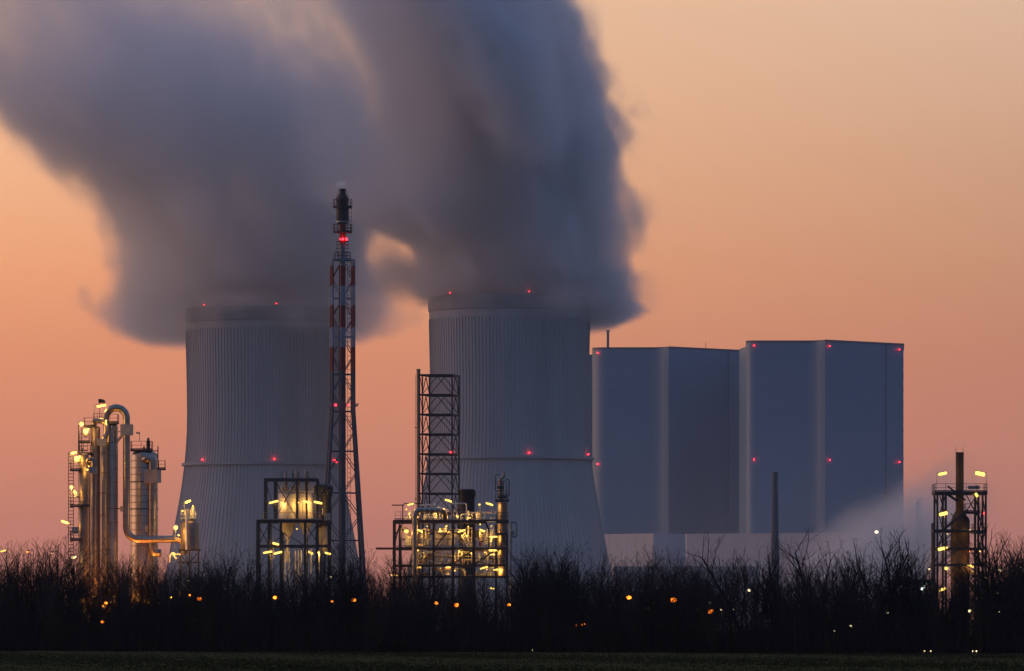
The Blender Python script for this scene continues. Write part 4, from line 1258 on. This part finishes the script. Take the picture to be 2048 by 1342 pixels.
# ------------------------------------------------------------------ hedge of bare winter trees
def grow_tree(seed, kind):
    rnd = random.Random(seed)
    stems, crown = [], MB()

    def seg(mb, p, q, r0, r1):
        d = (q - p)
        if d.length < 1e-4: return
        d = d.normalized(); a = d.orthogonal().normalized(); b = d.cross(a)
        vs = []
        for e, r in ((p, r0), (q, r1)):
            for k in range(3):
                t_ = 2.0944 * k
                vs.append(e + (a * math.cos(t_) + b * math.sin(t_)) * r)
        mb.add(vs, [(0, 1, 4, 3), (1, 2, 5, 4), (2, 0, 3, 5)])

    def branch(p, d, length, r, lev):
        n = max(2, int(length / (.55 if lev < 2 else .35)))
        step = length / n
        mb = stems[-1] if lev == 0 else crown
        kids = []
        for i in range(n):
            j = Vector((rnd.gauss(0, 1), rnd.gauss(0, 1), rnd.gauss(0, .6)))
            d = (d + j * (.07 + .035 * lev) + Vector((0, 0, .07 if lev else .05))).normalized()
            q = p + d * step
            r2 = max(.007, r * (1 - .75 / n))
            seg(mb, p, q, r, r2)
            frac = (i + 1) / n
            kids.append((q, d.copy(), r2, frac))
            p, r = q, r2
        if lev < MAXL:
            for q, dd, rr, frac in kids:
                if frac < START[min(lev, 3)]: continue
                for _ in range(NK[lev]):
                    if rnd.random() > PK[lev]: continue
                    ax = Vector((rnd.gauss(0, 1), rnd.gauss(0, 1), rnd.gauss(0, .4)))
                    side = (ax - dd * ax.dot(dd)).normalized()
                    ang = R(rnd.uniform(*ANG))
                    nd = (dd * math.cos(ang) + side * math.sin(ang)).normalized()
                    ll = length * rnd.uniform(.28, .6) * (1.15 - .6 * frac)
                    if ll > .22: branch(q, nd, ll, max(.009, rr * .62), lev + 1)
    MAXL = 3
    if kind == 'tall':
        START = (.28, .15, .1, .1); NK = (2, 2, 2); PK = (.85, .6, .5); ANG = (26, 52)
        stems.append(MB()); branch(Vector((0, 0, -.1)), Vector((rnd.uniform(-.06, .06), rnd.uniform(-.06, .06), 1)).normalized(), 7.0, .125, 0)
    else:
        START = (.14, .1, .1, .1); NK = (2, 2, 2); PK = (.9, .72, .55); ANG = (18, 42)
        ns = rnd.randint(4, 6) if kind == 'shrub' else rnd.randint(2, 3)
        for k in range(ns):
            stems.append(MB()); a = rnd.uniform(0, 6.283); le = rnd.uniform(.06, .38 if kind == 'shrub' else .25)
            branch(Vector((math.cos(a) * .25, math.sin(a) * .25, -.1)), Vector((math.cos(a) * le, math.sin(a) * le, 1)).normalized(),
                   rnd.uniform(5.0, 7.0) if k else 7.0, rnd.uniform(.035, .06) if kind == 'shrub' else .075, 0)
    zmax = max(v[2] for v in crown.v)
    return stems, crown, zmax


VAR = {}
for kind, n in (('shrub', 7), ('forked', 5), ('tall', 6)):
    VAR[kind] = []
    for i in range(n):
        a, b, zm = grow_tree(100 * len(kind) + i * 7 + 3, kind)
        ma, mb_ = [q.mesh('trunk') for q in a], b.mesh('crown')
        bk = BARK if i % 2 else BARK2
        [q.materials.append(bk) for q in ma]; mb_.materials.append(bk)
        VAR[kind].append((ma, mb_, zm))


def tree(px, ytop, row, kind, idx, label, group, rot, D=None, stretch=1.0):
    x = (px - 1024) / F * 400
    for _ in range(3): x = (px - 1024) / F * (D or hedge_y(x, row))
    y = D or hedge_y(x, row)
    ma, mb_, zm = VAR[kind][idx % len(VAR[kind])]
    h = HC + (YH - ytop) / F * y
    sc = h / zm
    o = bpy.data.objects.new({'shrub': 'hedge_bush', 'forked': 'bare_tree', 'tall': 'tall_bare_tree'}[kind], None)
    COL.objects.link(o)
    o.location = (x, y, 0); o.rotation_euler = (0, 0, rot); o.scale = (sc * stretch, sc * stretch, sc)
    o['label'] = label; o['category'] = 'bush' if kind == 'shrub' else 'tree'; o['group'] = group
    for nm, me in [('trunk' if len(ma) == 1 else 'stem', q) for q in ma] + [('crown', mb_)]:
        c_ = bpy.data.objects.new(nm, me); COL.objects.link(c_); c_.parent = o
    return o


TOPS = [(-60, 1085), (0, 1085), (60, 1075), (100, 1068), (150, 1090), (200, 1100), (250, 1095), (300, 1090), (350, 1095), (420, 1090), (480, 1085), (540, 1120),
        (600, 1122), (650, 1085), (690, 1070), (720, 1085), (745, 1120), (780, 1088), (830, 1112), (900, 1135), (960, 1135), (1010, 1120), (1040, 1085), (1090, 1072),
        (1130, 1088), (1170, 1095), (1220, 1112), (1260, 1120), (1300, 1092), (1340, 1085), (1380, 1105), (1440, 1105), (1480, 1106), (1520, 1112), (1560, 1100),
        (1620, 1104), (1680, 1096), (1720, 1094), (1760, 1100), (1820, 1100), (1870, 1112), (1920, 1130), (1970, 1075), (2048, 1068), (2120, 1075)]


def top_at(px):
    for (a, b), (c_, d_) in zip(TOPS, TOPS[1:]):
        if a <= px <= c_: return b + (d_ - b) * (px - a) / (c_ - a)
    return 1090


def check_label(l):
    assert 4 <= len(l.replace('-', ' ').split()) <= 16, l


ZONES = [(-40, 'at the very start of the hedge'), (55, 'below the amber lamp at the far edge'), (103, 'just before the ladder column'), (140, 'under the lamp arm of the ladder column'),
         (167, 'below the ladder column'), (192, 'below the gooseneck column'), (223, 'below the tallest column'), (254, 'below the overhead pipe'), (288, 'below the wide domed vessel'),
         (320, 'under the low run of the overhead pipe'), (350, 'below the pipe elbow'), (380, 'below the stout end vessel'), (415, 'just past the stout end vessel'),
         (450, 'under the bare flank of the tower behind the mast'), (490, 'just before the silo frame'), (525, 'at the outer post of the silo frame'), (560, 'below the first silo'),
         (595, 'between the two silos'), (625, 'below the second silo'), (655, 'below the dark round tower'), (685, 'at the flare mast foot'), (715, 'at the mast\'s outer leg'),
         (742, 'in the pink gap past the mast'), (772, 'under the plant cantilever'), (800, 'at the outer post of the lit plant'), (830, 'below the fat grey pipe'),
         (865, 'below the lattice tower'), (900, 'below the middle of the lit plant'), (935, 'below the black tank'), (970, 'below the plant stairs'), (1005, 'below the narrow process column'),
         (1035, 'below the pale pipe loop'), (1075, 'under the dark flank of the nearer tower'), (1115, 'under the middle flank of the nearer tower'), (1155, 'under the outer flank of the nearer tower'),
         (1195, 'at the nearer tower\'s foot'), (1235, 'under the pale hall wall'), (1280, 'under the pale hall\'s corner'), (1320, 'under the dark hall wall'), (1360, 'under the dark wall\'s end'),
         (1400, 'above the small white lamps'), (1440, 'over the white lamp row'), (1480, 'by the clear white yard lamp'), (1520, 'just before the brick chimney'), (1552, 'at the brick chimney'),
         (1590, 'just past the brick chimney'), (1635, 'under the corner of the tallest boiler house'), (1680, 'where the ground steam begins'), (1725, 'before the pole light'), (1765, 'past the pole light'),
         (1805, 'under the end of the tallest boiler house'), (1838, 'below the hazy far column'), (1870, 'at the furnace tower\'s near post'), (1918, 'below the furnace stack'), (1965, 'at the furnace tower\'s outer post'),
         (1998, 'by the middle pale lamps'), (2040, 'by the edge lamps'), (2110, 'at the very end of the hedge')]


def zone(px):
    return min(ZONES, key=lambda z_: abs(z_[0] - px))[1]


rnd = random.Random(77)
# trees that stand out of the hedge one by one
for px, yt, kind, i, row, lb in (
        (1492, 1058, 'tall', 0, -2, 'tall bare tree with a straight trunk next to the clear white yard lamp'),
        (1561, 1080, 'tall', 1, 1, 'bare tree with a straight trunk right in front of the brick chimney'),
        (1616, 1052, 'tall', 2, -1, 'tall bare tree with wide upswept limbs, first to the right of the brick chimney'),
        (1668, 1080, 'tall', 3, 1, 'slim bare tree midway between the brick chimney and the pole light'),
        (1772, 1054, 'tall', 4, -1, 'tall slim bare tree just right of the pole light'),
        (1795, 1050, 'tall', 5, 0, 'tallest slim bare tree by the end of the tallest boiler house'),
        (1832, 1075, 'tall', 1, 1, 'slim bare tree in front of the hazy far column'),
        (1985, 1045, 'tall', 2, 0, 'tall bare tree just beyond the furnace tower'),
        (2030, 1060, 'tall', 0, 1, 'bare tree by the highest edge lamps'),
        (1109, 1072, 'forked', 0, -1, 'forked bare tree sticking up before the nearer cooling tower'),
        (1065, 1085, 'shrub', 2, -1, 'dense rounded bare bush before the nearer cooling tower, left of the forked tree'),
        (1150, 1100, 'forked', 3, 0, 'leaning forked bare tree before the nearer cooling tower, right of the higher forked one'),
        (1232, 1112, 'tall', 3, 0, 'small bare sapling in front of the pale low hall'),
        (1325, 1088, 'shrub', 4, -1, 'dense fan-shaped bare bush in front of the dark stair block'),
        (1415, 1098, 'shrub', 5, -1, 'fan-shaped bare bush over the brightest amber lamp'),
        (690, 1066, 'shrub', 1, -1, 'dense dark bush hiding the foot of the flare mast'),
        (786, 1090, 'shrub', 3, -1, 'bare bush under the plant cantilever, beside the pink gap'),
        (92, 1062, 'shrub', 0, -1, 'highest bare bush in the hedge left of the ladder column'),
        (478, 1082, 'shrub', 6, -1, 'dark bare bush below the cooling tower, left of the silo frame')):
    tree(px, yt, row, kind, i, lb, 'bare trees of the hedge', rnd.uniform(0, 6.28), stretch=rnd.uniform(.95, 1.15))
for px, yt in ((1452, 1092), (1512, 1078), (1538, 1090), (1585, 1072), (1600, 1088), (1640, 1076), (1652, 1092), (1694, 1070), (1712, 1084), (1738, 1074), (1752, 1088), (1784, 1072),
               (1812, 1064), (1848, 1080), (1862, 1090), (1968, 1072), (2008, 1058), (2020, 1078), (2046, 1062), (1208, 1098), (1296, 1090), (870, 1128), (600, 1108), (455, 1078), (30, 1078)):
    lb = 'slim bare tree standing out ' + zone(px)
    tree(px, yt, rnd.uniform(-3, 4), 'tall', rnd.randrange(6), lb, 'standing out: ' + lb, rnd.uniform(0, 6.28), stretch=rnd.uniform(.8, 1.1))
n_ = 0
for row, n, lower in ((0, 106, (-4, 24)), (5, 106, (-10, 26)), (10, 98, (5, 60)), (-3, 70, (40, 110))):
    for k in range(n):
        px = -560 + 3170 * (k + rnd.uniform(.1, .9)) / n
        kind = rnd.choice(('shrub', 'shrub', 'forked') if px < 1450 else ('shrub', 'forked', 'tall'))
        yt = top_at(px) + rnd.uniform(*lower) - (rnd.uniform(8, 26) if rnd.random() < .13 else 0)
        low = lower[0] >= 45
        z_ = zone(px)
        wd = {'shrub': 'bare dark bush', 'forked': 'bare forked tree', 'tall': 'slim bare tree'}[kind]
        lb = ('low ' if low else '') + wd + ' ' + z_
        tree(px, yt, row + rnd.uniform(-1.2, 1.2), kind, rnd.randrange(9), lb, 'hedge: ' + lb, rnd.uniform(0, 6.28), stretch=rnd.uniform(.9, 1.3) * (1.3 if low else 1))
        n_ += 1


GAPS = [(px - 1024) / F for px in (398, 550, 707, 873, 913, 1018, 1258, 1347, 1422, 1443, 1464, 1394, 1940, 1850, 1776)]   # thin places in the thicket


def undergrowth():
    rnd = random.Random(3)
    b = MB()
    for i in range(125000):
        x = rnd.uniform(-72, 72)
        y = hedge_y(x, rnd.uniform(-4.5, 14))
        h = rnd.uniform(.5, 2.9) * (1 + .3 * math.sin(x * .9) * math.sin(x * .23 + 1))
        z0 = rnd.uniform(-.1, .5)
        if z0 + h > 1.9 and any(abs(x - gx * y) < .45 for gx in GAPS) and rnd.random() < .93: continue
        w = rnd.uniform(.012, .035)
        a = rnd.uniform(0, 3.14)
        lx, ly = rnd.gauss(0, .35), rnd.gauss(0, .35)
        cxx, sxx = math.cos(a) * w, math.sin(a) * w
        b.add([(x - cxx, y - sxx, z0), (x + cxx, y + sxx, z0), (x + lx, y + ly, z0 + h)], [(0, 1, 2)])
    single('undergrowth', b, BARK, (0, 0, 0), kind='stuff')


undergrowth()


# ------------------------------------------------------------------ steam
def steam_material(name, dens, col, aniso=.35):
    m = bpy.data.materials.new(name)
    nt, N, L = nodes_of(m)
    N.clear()
    pv = N.new('ShaderNodeVolumePrincipled')
    pv.inputs['Color'].default_value = (*col, 1)
    pv.inputs['Density'].default_value = dens
    pv.inputs['Anisotropy'].default_value = aniso
    out = N.new('ShaderNodeOutputMaterial')
    L.new(pv.outputs[0], out.inputs['Volume'])
    return m


class GN:
    """a few lines of sugar for a density field"""
    def __init__(s, name):
        s.t = bpy.data.node_groups.new(name, 'GeometryNodeTree')
        s.t.interface.new_socket('Geometry', in_out='INPUT', socket_type='NodeSocketGeometry')
        s.t.interface.new_socket('Geometry', in_out='OUTPUT', socket_type='NodeSocketGeometry')
        s.N, s.L = s.t.nodes, s.t.links
        s.pos = s.N.new('GeometryNodeInputPosition').outputs[0]

    def put(s, sock, v):
        if isinstance(v, (int, float)): sock.default_value = v
        elif isinstance(v, (tuple, list, Vector)): sock.default_value = tuple(v)
        else: s.L.new(v, sock)

    def m(s, op, a, b=0.0, c=0.0, clamp=False):
        n = s.N.new('ShaderNodeMath'); n.operation = op; n.use_clamp = clamp
        s.put(n.inputs[0], a); s.put(n.inputs[1], b); s.put(n.inputs[2], c)
        return n.outputs[0]

    def xyz(s, v):
        n = s.N.new('ShaderNodeSeparateXYZ'); s.put(n.inputs[0], v); return n.outputs

    def comb(s, x, y, z):
        n = s.N.new('ShaderNodeCombineXYZ')
        for i, v in enumerate((x, y, z)): s.put(n.inputs[i], v)
        return n.outputs[0]

    def noise(s, v, scale, detail=3, rough=.55):
        n = s.N.new('ShaderNodeTexNoise'); n.noise_dimensions = '3D'
        s.put(n.inputs['Vector'], v); n.inputs['Scale'].default_value = scale; n.inputs['Detail'].default_value = detail
        n.inputs['Roughness'].default_value = rough
        return n.outputs[0]

    def curve(s, f, pts):
        """pts [(x, y)], both already 0..1"""
        n = s.N.new('ShaderNodeFloatCurve')
        c = n.mapping.curves[0]
        pts = sorted(pts)
        while len(c.points) > 2: c.points.remove(c.points[1])
        c.points[0].location = pts[0]; c.points[1].location = pts[-1]
        for p in pts[1:-1]: c.points.new(*p)
        for p in c.points: p.handle_type = 'AUTO_CLAMPED'
        n.mapping.update()
        s.put(n.inputs['Value'], f)
        return n.outputs[0]

    def smooth(s, v, a, b):
        n = s.N.new('ShaderNodeMapRange'); n.interpolation_type = 'SMOOTHSTEP'
        s.put(n.inputs[0], v); n.inputs[1].default_value = a; n.inputs[2].default_value = b
        return n.outputs[0]

    def finish(s, dens, mn, mx, voxel, m):
        v = s.N.new('GeometryNodeVolumeCube')
        s.put(v.inputs['Density'], dens); v.inputs['Min'].default_value = mn; v.inputs['Max'].default_value = mx
        for ax, a, b in zip('XYZ', mn, mx): v.inputs['Resolution ' + ax].default_value = max(8, int((b - a) / voxel))
        sm = s.N.new('GeometryNodeSetMaterial'); sm.inputs['Material'].default_value = m
        s.L.new(v.outputs[0], sm.inputs[0])
        o = s.N.new('NodeGroupOutput'); s.L.new(sm.outputs[0], o.inputs[0])
        return s.t


def volume_object(name, group, m):
    vd = bpy.data.volumes.new(name)
    vd.materials.append(m)
    o = bpy.data.objects.new(name, vd)
    COL.objects.link(o)
    md = o.modifiers.new('field', 'NODES'); md.node_group = group
    o['kind'] = 'stuff'
    return o


def plume(name, D, left, right, depth, m, seed, soft, amp, voxel=3.0, lobes=(), thin=0.0, lee=0.0):
    """left / right = [(row, column)] edges of the plume, depth = [(row, centre offset, half depth)]"""
    s = D / F
    zz = lambda y: HC + (YH - y) * s
    xx = lambda px: (px - 1024) * s
    ys = [p[0] for p in left] + [p[0] for p in right]
    z0, z1 = zz(max(ys)), zz(min(ys))
    X0, X1 = xx(min(p[1] for p in left)) - 45, xx(max(p[1] for p in right)) + 60
    g = GN(name)
    X, Y, Z = g.xyz(g.pos)
    f = g.m('DIVIDE', g.m('SUBTRACT', Z, z0), z1 - z0, clamp=True)
    nz = lambda y: (zz(y) - z0) / (z1 - z0)
    nx = lambda px: (xx(px) - X0) / (X1 - X0)
    xl = g.m('MULTIPLY_ADD', g.curve(f, [(nz(y), nx(px)) for y, px in left]), X1 - X0, X0)
    xr = g.m('MULTIPLY_ADD', g.curve(f, [(nz(y), nx(px)) for y, px in right]), X1 - X0, X0)
    yc = g.m('MULTIPLY_ADD', g.curve(f, [(nz(y), (c + 100) / 300) for y, c, h in depth]), 300.0, D - 100.0)
    ry = g.m('MULTIPLY', g.curve(f, [(nz(y), h / 200) for y, c, h in depth]), 200.0)
    cx = g.m('MULTIPLY', g.m('ADD', xl, xr), .5)
    rx = g.m('MAXIMUM', g.m('MULTIPLY', g.m('SUBTRACT', xr, xl), .5), 1.0)
    # a slow warp, then finer curls drawn out along the drift
    along = g.m('ADD', g.m('MULTIPLY', X, -.42), g.m('MULTIPLY', Z, .91)); across = g.m('ADD', g.m('MULTIPLY', X, .91), g.m('MULTIPLY', Z, .42))
    drift = g.comb(across, Y, g.m('MULTIPLY', along, .58))
    off = seed * 37.0
    vp = g.N.new('ShaderNodeVectorMath'); vp.operation = 'ADD'; g.L.new(drift, vp.inputs[0]); vp.inputs[1].default_value = (off, off * .7, off * 1.3)
    n1 = g.noise(vp.outputs[0], .014, 3, .5)
    n2 = g.noise(vp.outputs[0], .042, 4, .6)
    u = g.m('DIVIDE', g.m('SUBTRACT', X, cx), rx)
    v = g.m('DIVIDE', g.m('SUBTRACT', Y, yc), ry)
    d = g.m('SQRT', g.m('ADD', g.m('MULTIPLY', u, u), g.m('MULTIPLY', v, v)))
    # noise in metres so that thin and wide stretches fray alike
    d = g.m('ADD', d, g.m('MULTIPLY', g.m('SUBTRACT', n1, .5), amp[0]))
    d = g.m('ADD', d, g.m('MULTIPLY', g.m('SUBTRACT', n2, .5), amp[1]))
    n4 = g.noise(vp.outputs[0], .12, 3, .6)
    d = g.m('ADD', d, g.m('MULTIPLY', g.m('SUBTRACT', n4, .5), .30))
    body = g.smooth(d, 1.20, 1.20 - soft)
    n3 = g.noise(vp.outputs[0], .022, 3, .55)
    tex = g.m('MULTIPLY_ADD', g.smooth(n3, .36, .64), .95, .24)
    tex = g.m('MULTIPLY', tex, g.m('MULTIPLY_ADD', n2, 1.1, .45))
    for px, py, dy, ax, az_, st in lobes:                 # torn-off wisps and the veil over the rim
        e = g.m('ADD', g.m('POWER', g.m('DIVIDE', g.m('SUBTRACT', X, xx(px)), ax * s), 2.0),
                g.m('ADD', g.m('POWER', g.m('DIVIDE', g.m('SUBTRACT', Z, zz(py)), az_ * s), 2.0), g.m('POWER', g.m('DIVIDE', g.m('SUBTRACT', Y, D + dy), 22.0), 2.0)))
        e = g.m('ADD', g.m('SQRT', e), g.m('ADD', g.m('MULTIPLY', g.m('SUBTRACT', n1, .5), .7), g.m('MULTIPLY', g.m('SUBTRACT', n2, .5), 1.2)))
        body = g.m('MAXIMUM', body, g.m('MULTIPLY', g.smooth(e, 1.05, .1), st))
    foot = g.smooth(Z, z0, z0 + 9)
    top = g.smooth(Z, z1, z1 - 20)
    if thin: tex = g.m('MULTIPLY', tex, g.m('MULTIPLY_ADD', g.smooth(Z, zz(420), zz(-40)), -thin, 1.0))   # the plume thins as it drifts
    if lee: tex = g.m('MULTIPLY', tex, g.m('MULTIPLY_ADD', g.m('MULTIPLY', g.smooth(u, .15, -.85), g.smooth(Z, zz(500), zz(330))), -lee, 1.0))   # and frays on its lee side
    dens = g.m('MULTIPLY', g.m('MULTIPLY', body, tex), g.m('MULTIPLY', foot, top))
    ymax = max(c + h for y, c, h in depth) + 25; ymin = min([c - h for y, c, h in depth] + [l[2] for l in lobes]) - 25
    grp = g.finish(dens, (X0, D + ymin, z0), (X1, D + ymax, z1), voxel, m)
    return volume_object(name, grp, m)


STEAM = steam_material('steam', .080, (.997, .996, .996), .38)
STEAM2 = steam_material('dense_steam', .11, (.992, .992, .994), .35)
plume('steam_plume', 3110,
      [(690, 335), (672, 300), (650, 268), (620, 246), (580, 238), (520, 240), (460, 233), (400, 205), (350, 165), (300, 115), (250, 62), (190, -5), (100, -110), (0, -230), (-150, -400)],
      [(690, 655), (672, 708), (650, 738), (610, 752), (580, 746), (540, 732), (500, 724), (460, 740), (420, 765), (380, 790), (330, 805), (250, 765), (150, 680), (60, 600), (0, 552), (-150, 430)],
      [(690, 45, 60), (650, 40, 66), (615, 26, 62), (590, 12, 54), (540, 0, 54), (400, 0, 62), (200, 0, 78), (-150, 0, 90)],
      STEAM, 1, .24, (1.05, .85), lobes=((635, 636, -56, 105, 62, .7), (500, 612, -52, 150, 30, .4), (300, 440, 0, 60, 50, .25), (745, 600, 20, 55, 70, .8), (318, 606, 30, 92, 66, 2.2), (292, 530, 20, 66, 95, 1.8), (690, 610, 25, 66, 60, 1.8)), voxel=2.4, thin=.82)['label'] = 'wide mauve steam plume drifting from the tower behind the mast'
plume('steam_plume', 3000,
      [(660, 1125), (640, 1080), (622, 1000), (605, 895), (590, 864), (560, 868), (530, 878), (500, 865), (470, 815), (440, 745), (410, 690), (370, 665), (300, 655), (200, 655), (100, 648), (40, 628), (0, 605), (-150, 500)],
      [(660, 1195), (640, 1222), (622, 1246), (600, 1252), (560, 1252), (520, 1236), (480, 1240), (440, 1250), (400, 1240), (350, 1228), (300, 1226), (250, 1212), (200, 1195), (150, 1172), (100, 1150), (50, 1130), (0, 1105), (-150, 1030)],
      [(660, 30, 50), (640, 28, 52), (610, 24, 52), (590, 8, 48), (540, 0, 52), (400, 0, 64), (200, 0, 78), (-150, 0, 90)],
      STEAM2, 4, .18, (.85, .85), lobes=((805, 548, 20, 120, 66, 1.3), (1200, 596, 15, 66, 58, 2.0), (1130, 606, -50, 125, 46, .30), (1000, 590, -48, 150, 22, .16), (905, 572, -40, 50, 24, .3), (770, 500, 0, 60, 50, .3), (1268, 440, 0, 50, 42, .35), (1236, 250, 0, 48, 60, .25), (1160, 50, 0, 60, 70, .3), (1280, 585, 10, 55, 70, .15), (835, 475, 0, 95, 34, .30)), voxel=2.4, lee=.88)['label'] = 'dense blue grey steam plume rising from the nearer cooling tower'


def ground_steam():
    D = 2900; s = D / F
    g = GN('ground_steam')
    X, Y, Z = g.xyz(g.pos)
    c = Vector(((1748 - 1024) * s, D, HC + (YH - 1130) * s))
    x = g.m('SUBTRACT', X, c.x); z = g.m('SUBTRACT', Z, c.z); y = g.m('SUBTRACT', Y, c.y)
    ca, sa = math.cos(R(38)), math.sin(R(38))
    a = g.m('ADD', g.m('MULTIPLY', x, ca), g.m('MULTIPLY', z, sa))
    b = g.m('SUBTRACT', g.m('MULTIPLY', z, ca), g.m('MULTIPLY', x, sa))
    n = g.noise(g.comb(g.m('MULTIPLY', a, .4), y, b), .05, 4, .6)
    d = g.m('SQRT', g.m('ADD', g.m('POWER', g.m('DIVIDE', a, 78.0), 2.0), g.m('ADD', g.m('POWER', g.m('DIVIDE', b, 29.0), 2.0), g.m('POWER', g.m('DIVIDE', y, 32.0), 2.0))))
    d = g.m('ADD', d, g.m('MULTIPLY', g.m('SUBTRACT', n, .5), .9))
    dens = g.m('MULTIPLY', g.smooth(d, 1.05, .1), g.smooth(Z, 0, 6))
    m = steam_material('ground_steam', .13, (.985, .98, .98), .6)
    grp = g.finish(dens, (c.x - 100, D - 45, .5), (c.x + 100, D + 45, c.z + 85), 3.0, m)
    volume_object('ground_steam', grp, m)


ground_steam()


def ground_mist():
    """thin vapour lying over the works in front of the towers, thinning with height"""
    g = GN('ground_mist')
    X, Y, Z = g.xyz(g.pos)
    n = g.noise(g.comb(X, Y, g.m('MULTIPLY', Z, 2.0)), .008, 3, .5)
    dens = g.m('MULTIPLY', g.m('POWER', 2.718, g.m('DIVIDE', Z, -42.0)), g.m('MULTIPLY_ADD', n, 1.2, .4))
    m = steam_material('ground_mist', 8.5e-4, (.97, .96, .96), .45)
    grp = g.finish(dens, (-330, 2480, .3), (330, 2930, 170), 12.0, m)
    volume_object('ground_mist', grp, m)


ground_mist()


def flare_puff():
    D = 1300; s = D / F
    c = Vector(((684 - 1024) * s, D, HC + (YH - 369) * s))
    g = GN('flare_steam')
    X, Y, Z = g.xyz(g.pos)
    n = g.noise(g.pos, .6, 3, .55)
    d = g.m('SQRT', g.m('ADD', g.m('POWER', g.m('DIVIDE', g.m('SUBTRACT', X, c.x), 1.7), 2.0),
                        g.m('ADD', g.m('POWER', g.m('DIVIDE', g.m('SUBTRACT', Z, c.z), 1.1), 2.0), g.m('POWER', g.m('DIVIDE', g.m('SUBTRACT', Y, c.y), 1.3), 2.0))))
    d = g.m('ADD', d, g.m('MULTIPLY', g.m('SUBTRACT', n, .5), .7))
    m = steam_material('flare_steam', .9, (.97, .97, .97), .2)
    grp = g.finish(g.smooth(d, 1.0, .2), (c.x - 2.6, D - 2.2, c.z - 1.8), (c.x + 2.6, D + 2.2, c.z + 1.9), .22, m)
    volume_object('flare_steam', grp, m)


flare_puff()


def haze():
    m = bpy.data.materials.new('haze_air')
    nt, N, L = nodes_of(m)
    N.clear()
    pv = N.new('ShaderNodeVolumePrincipled')
    pv.inputs['Color'].default_value = (.86, .90, .97, 1)
    pv.inputs['Density'].default_value = HAZE
    pv.inputs['Anisotropy'].default_value = .3
    out = N.new('ShaderNodeOutputMaterial'); L.new(pv.outputs[0], out.inputs['Volume'])
    m.cycles.homogeneous_volume = True
    b = MB().box((0, 2100, 229), 3000, 4600, 460)
    single('haze', b, m, (0, 0, 0), kind='stuff')


HAZE = 3.2e-5
haze()
